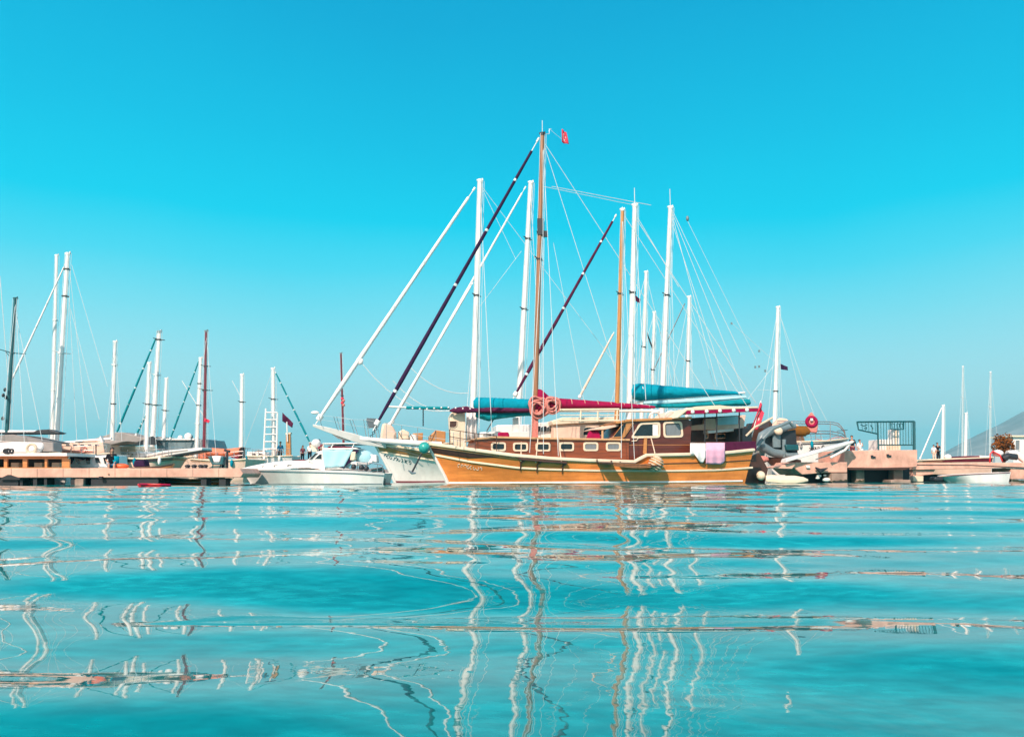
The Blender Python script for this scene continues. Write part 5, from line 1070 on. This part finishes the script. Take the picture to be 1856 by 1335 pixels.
hi = Hull(FI, [(1700, 862), (1760, 858.5), (1832, 855)], (1722, 1828), .8, nu=36, nt=9, wlb=.97, flare=1.); hi.shell('white', ud); hi.deck('peachcloth', ud, .04); hi.strake('wine', ud, [(1712, 862), (1770, 859), (1830, 856.5)], .03, .04)
bar(FI, 1694, 864, 1710, 871, .3, -.3).build('outboard', 'dark', ud, bevel=.05)
FL = Frame(1665, 56, 1800, 56)
wy = thing('wooden_yacht', 'dark wine red wooden yacht with two short white masts', 'sailing boat', FL.mid, 0)
hl = Hull(FL, [(1665, 834.5), (1730, 831.5), (1800, 829)], (1675, 1795), 1.3, nu=36, nt=9); hl.shell('peachcloth', wy); hl.band('wine', wy, [(1672, 835), (1730, 832.5), (1798, 830)], [(1676, 838), (1730, 837), (1797, 836)], 'painted_band'); hl.deck('light_wood', wy); hl.cap('cream', wy, .1, .09)
slab(FL, [(1745, 826), (1776, 825.5), (1776, 834), (1745, 834)], .8, -.8).build('cabin', 'wine', wy, bevel=.03); slab(FL, [(1776, 825), (1798, 826), (1796, 830), (1776, 829)], .7, -.7).build('aft_cover', 'whitecloth', wy, bevel=.05)
mast(wy, FL, (1708, 834), (1709.5, 735), 5.2, 'white_mast'); mast(wy, FL, (1749.5, 834), (1751, 749), 5, 'white_mast'); furl(wy, FL, (1707, 738), (1667, 832), 2.6, 'whitecloth', tip=.02)
MB().ball(FL.P(1718, 828, .5), .2, 1.2, 1, 1).build('deck_bag', 'whitecloth', wy)
person('person in a dark top standing by the first short white mast', FL.P(1701, 834, .3), .2, 'phone', 1.2, 'blackcloth', 'blackcloth', 'hair', group='two people on the wine red yacht')
person('person in a pale top leaning beside the one in dark', FL.P(1694, 834, .3), -.6, 'stand', 1.05, 'whitecloth', 'peachcloth', 'hair', group='two people on the wine red yacht')
for i, (x, yt, ys, lab, Yd) in enumerate([(1745, 664, 723, 'far hazy yacht with the taller slim mast before the hill', 150), (1795, 674, 736, 'far hazy yacht whose mast carries a white crosstree', 160)]):
    F_ = Frame(x-45, Yd, x+45, Yd)
    r_, h_ = yacht('sailing_yacht', lab, F_, [(x-45, 842), (x, 845), (x+45, 843)], (x-40, x+40), 2.2, group='far yachts before the hill')
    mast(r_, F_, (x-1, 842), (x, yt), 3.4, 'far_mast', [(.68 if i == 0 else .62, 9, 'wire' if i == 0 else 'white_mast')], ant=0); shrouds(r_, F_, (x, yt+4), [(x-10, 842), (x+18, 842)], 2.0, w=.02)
rb = thing('equipment_pile', 'red and white tarpaulin covered pile near the autumn tree', 'tarpaulin', FY.P(1803, 838, -1), 0)
MB().rings([[FY.P(x, y, o_) for o_ in (-.6, -1.6)] for x, y in [(1794, 838), (1795, 822), (1800, 817), (1812, 824), (1817, 836)]], closed=False).build('red_cover', 'redplastic', rb, solid=.08); MB().ball(FY.P(1809, 821, -1), .24, 1.4, 1, .9).build('white_cover', 'whitecloth', rb)
at = thing('tender', 'black and white inflatable tender on the pier below the kiosk', 'dinghy', FY.P(1832, 838, -1), 0)
MB().tube(ipol([FY.P(1818, 832, -.8), FY.P(1826, 826, -.8), FY.P(1842, 828, -.8)], 8), .2, 9).build('tube', 'dark', at); MB().tube(ipol([FY.P(1826, 822, -1.1), FY.P(1840, 821, -1.1), FY.P(1856, 833, -1.1)], 8), .22, 9).build('tube', 'white', at)
FKk = Frame(1830, 62, 1900, 62)
ki = thing('kiosk', 'small white harbour kiosk with a blue grey window by the tree', 'kiosk', FKk.P(1868, 840, 0), 0)
bar(FKk, 1837, 791, 1900, 846, 0, -2.4).build('wall', 'white', ki, bevel=.03); bar(FKk, 1834, 788.5, 1903, 791.4, .2, -2.6).build('roof', 'cream', ki)
window(ki, FKk, [(1840, 797), (1849, 797), (1849, 816), (1840, 816)], 0, 'white', 'curtain', 1, 1); window(ki, FKk, [(1862, 797), (1882, 797), (1882, 812), (1862, 812)], 0, 'white', 'glass', 1, 1)
# autumn tree
FA = Frame(1790, 58, 1850, 58)
tr = thing('tree', 'round orange brown autumn tree between red tarpaulin and white kiosk', 'tree', FA.P(1819, 838, 0), 0)
tb = FA.P(1819, 838, 0)
k = MB(); k.tube([tb-Vector((0, 0, .6)), tb+Vector((.05, 0, .7)), tb+Vector((-.02, .05, 1.6))], [.12, .09, .05], 8)
for a in range(5): k.tube([tb+Vector((0, 0, .6)), tb+Vector((.45*math.cos(a*1.3), .45*math.sin(a*1.3), 1.3+.1*a))], [.05, .02], 6)
k.build('trunk', 'bark', tr)
k = MB(); rng = random.Random(4); cc = FA.P(1819, 808, 0)
for i in range(1500):
    v = Vector((rng.gauss(0, 1), rng.gauss(0, 1), rng.gauss(0, 1))).normalized()*(rng.random()**.4)
    c = cc+Vector((v.x*.72, v.y*.72, v.z*.92))*(1+.16*math.sin(v.x*5+v.z*6)); s_ = rng.uniform(.05, .11)
    a = Vector((rng.gauss(0, 1), rng.gauss(0, 1), rng.gauss(0, 1))).normalized()*s_; b_ = a.cross(Vector((rng.gauss(0, 1), rng.gauss(0, 1), rng.gauss(0, 1)))).normalized()*s_*.6
    k.add([c-a, c+b_, c+a, c-b_], [(0, 1, 2, 3)])
k.build('crown', 'foliage', tr)

for F_, x0, x1, o_, par in ((FP, -220, 440, -.10, PL), (FJ, 1508, 1536, .115, J), (FN, 1552, 1567, -.485, Bk), (FN, 1620, 1637, -.485, Bk), (FY, 1832, 2040, -.085, P2)):
    rng = random.Random(int(x0)); n_ = max(6, int((x1-x0)/4)); z0 = -.3; R_ = []
    if F_ is FP: continue
    for i in range(n_+1):
        p = F_.P(lerp(x0, x1, i/n_), 866, o_); R_.append([Vector((p.x, p.y, -.3)), Vector((p.x, p.y, .10+.10*rng.random()))])
    MB().rings(R_, closed=False).build('weed_line', 'weed', par, solid=.012)
# ================================================================== hills
def hill(name, prof, Y, depth, c, seed):
    rng = np.random.RandomState(seed); xs = np.linspace(prof[0][0], prof[-1][0], 170); R = []
    ph = rng.rand(12)*6.3
    for j in range(26):
        v = j/25; row = []
        for x in xs:
            y = np.interp(x, [p[0] for p in prof], [p[1] for p in prof]); p = ray(x, y); p = CAM+p*(Y/p.y)
            hgt = max(0, p.z); q = math.sin(math.pi/2*min(1, v*2)) if v < .5 else math.cos(math.pi/2*(v-.5)*2)
            n = sum(math.sin(p.x/(Y*.012*(1+k_))+ph[k_]+v*(3+k_)) for k_ in range(6))/6
            X = p.x*(1+(v-.5)*depth/Y); row.append(Vector((X, Y+(v-.5)*depth, -1+(hgt+1)*q*(1+.06*n)+n*.012*hgt)))
        R.append(row)
    return MB().rings(R, closed=False).build(name, c, None, kind='structure')
M['hillc'] = mat('dry_hillside', (.28, .275, .265), .95, .35, .02, bump=.3)
M['shorec'] = mat('rosy_shore', (.34, .22, .17), .95, .35, .05)
hill('hill', [(1560, 868), (1660, 842), (1700, 824), (1740, 803), (1790, 778), (1856, 750), (1980, 738), (2150, 745), (2400, 800)], 1800, 1100, 'hillc', 3)
hill('hill', [(-420, 842), (-100, 836), (120, 838), (330, 830), (380, 826), (420, 835), (520, 842), (600, 846), (760, 852), (960, 858)], 900, 300, 'shorec', 5)

# ================================================================== haze: one even box of air round everything
hm = bpy.data.materials.new('sea_haze'); hm.use_nodes = True; t = hm.node_tree; t.nodes.clear()
o_ = t.nodes.new("ShaderNodeOutputMaterial"); v_ = t.nodes.new("ShaderNodeVolumePrincipled")
v_.inputs['Color'].default_value = (.12, .86, 1., 1); v_.inputs['Density'].default_value = .00034; v_.inputs['Anisotropy'].default_value = .2
t.links.new(v_.outputs[0], o_.inputs['Volume'])
hz = MB().box((0, 400, 89.5), (6400, 6000, 181)).build('haze', hm, None); hz['kind'] = 'stuff'
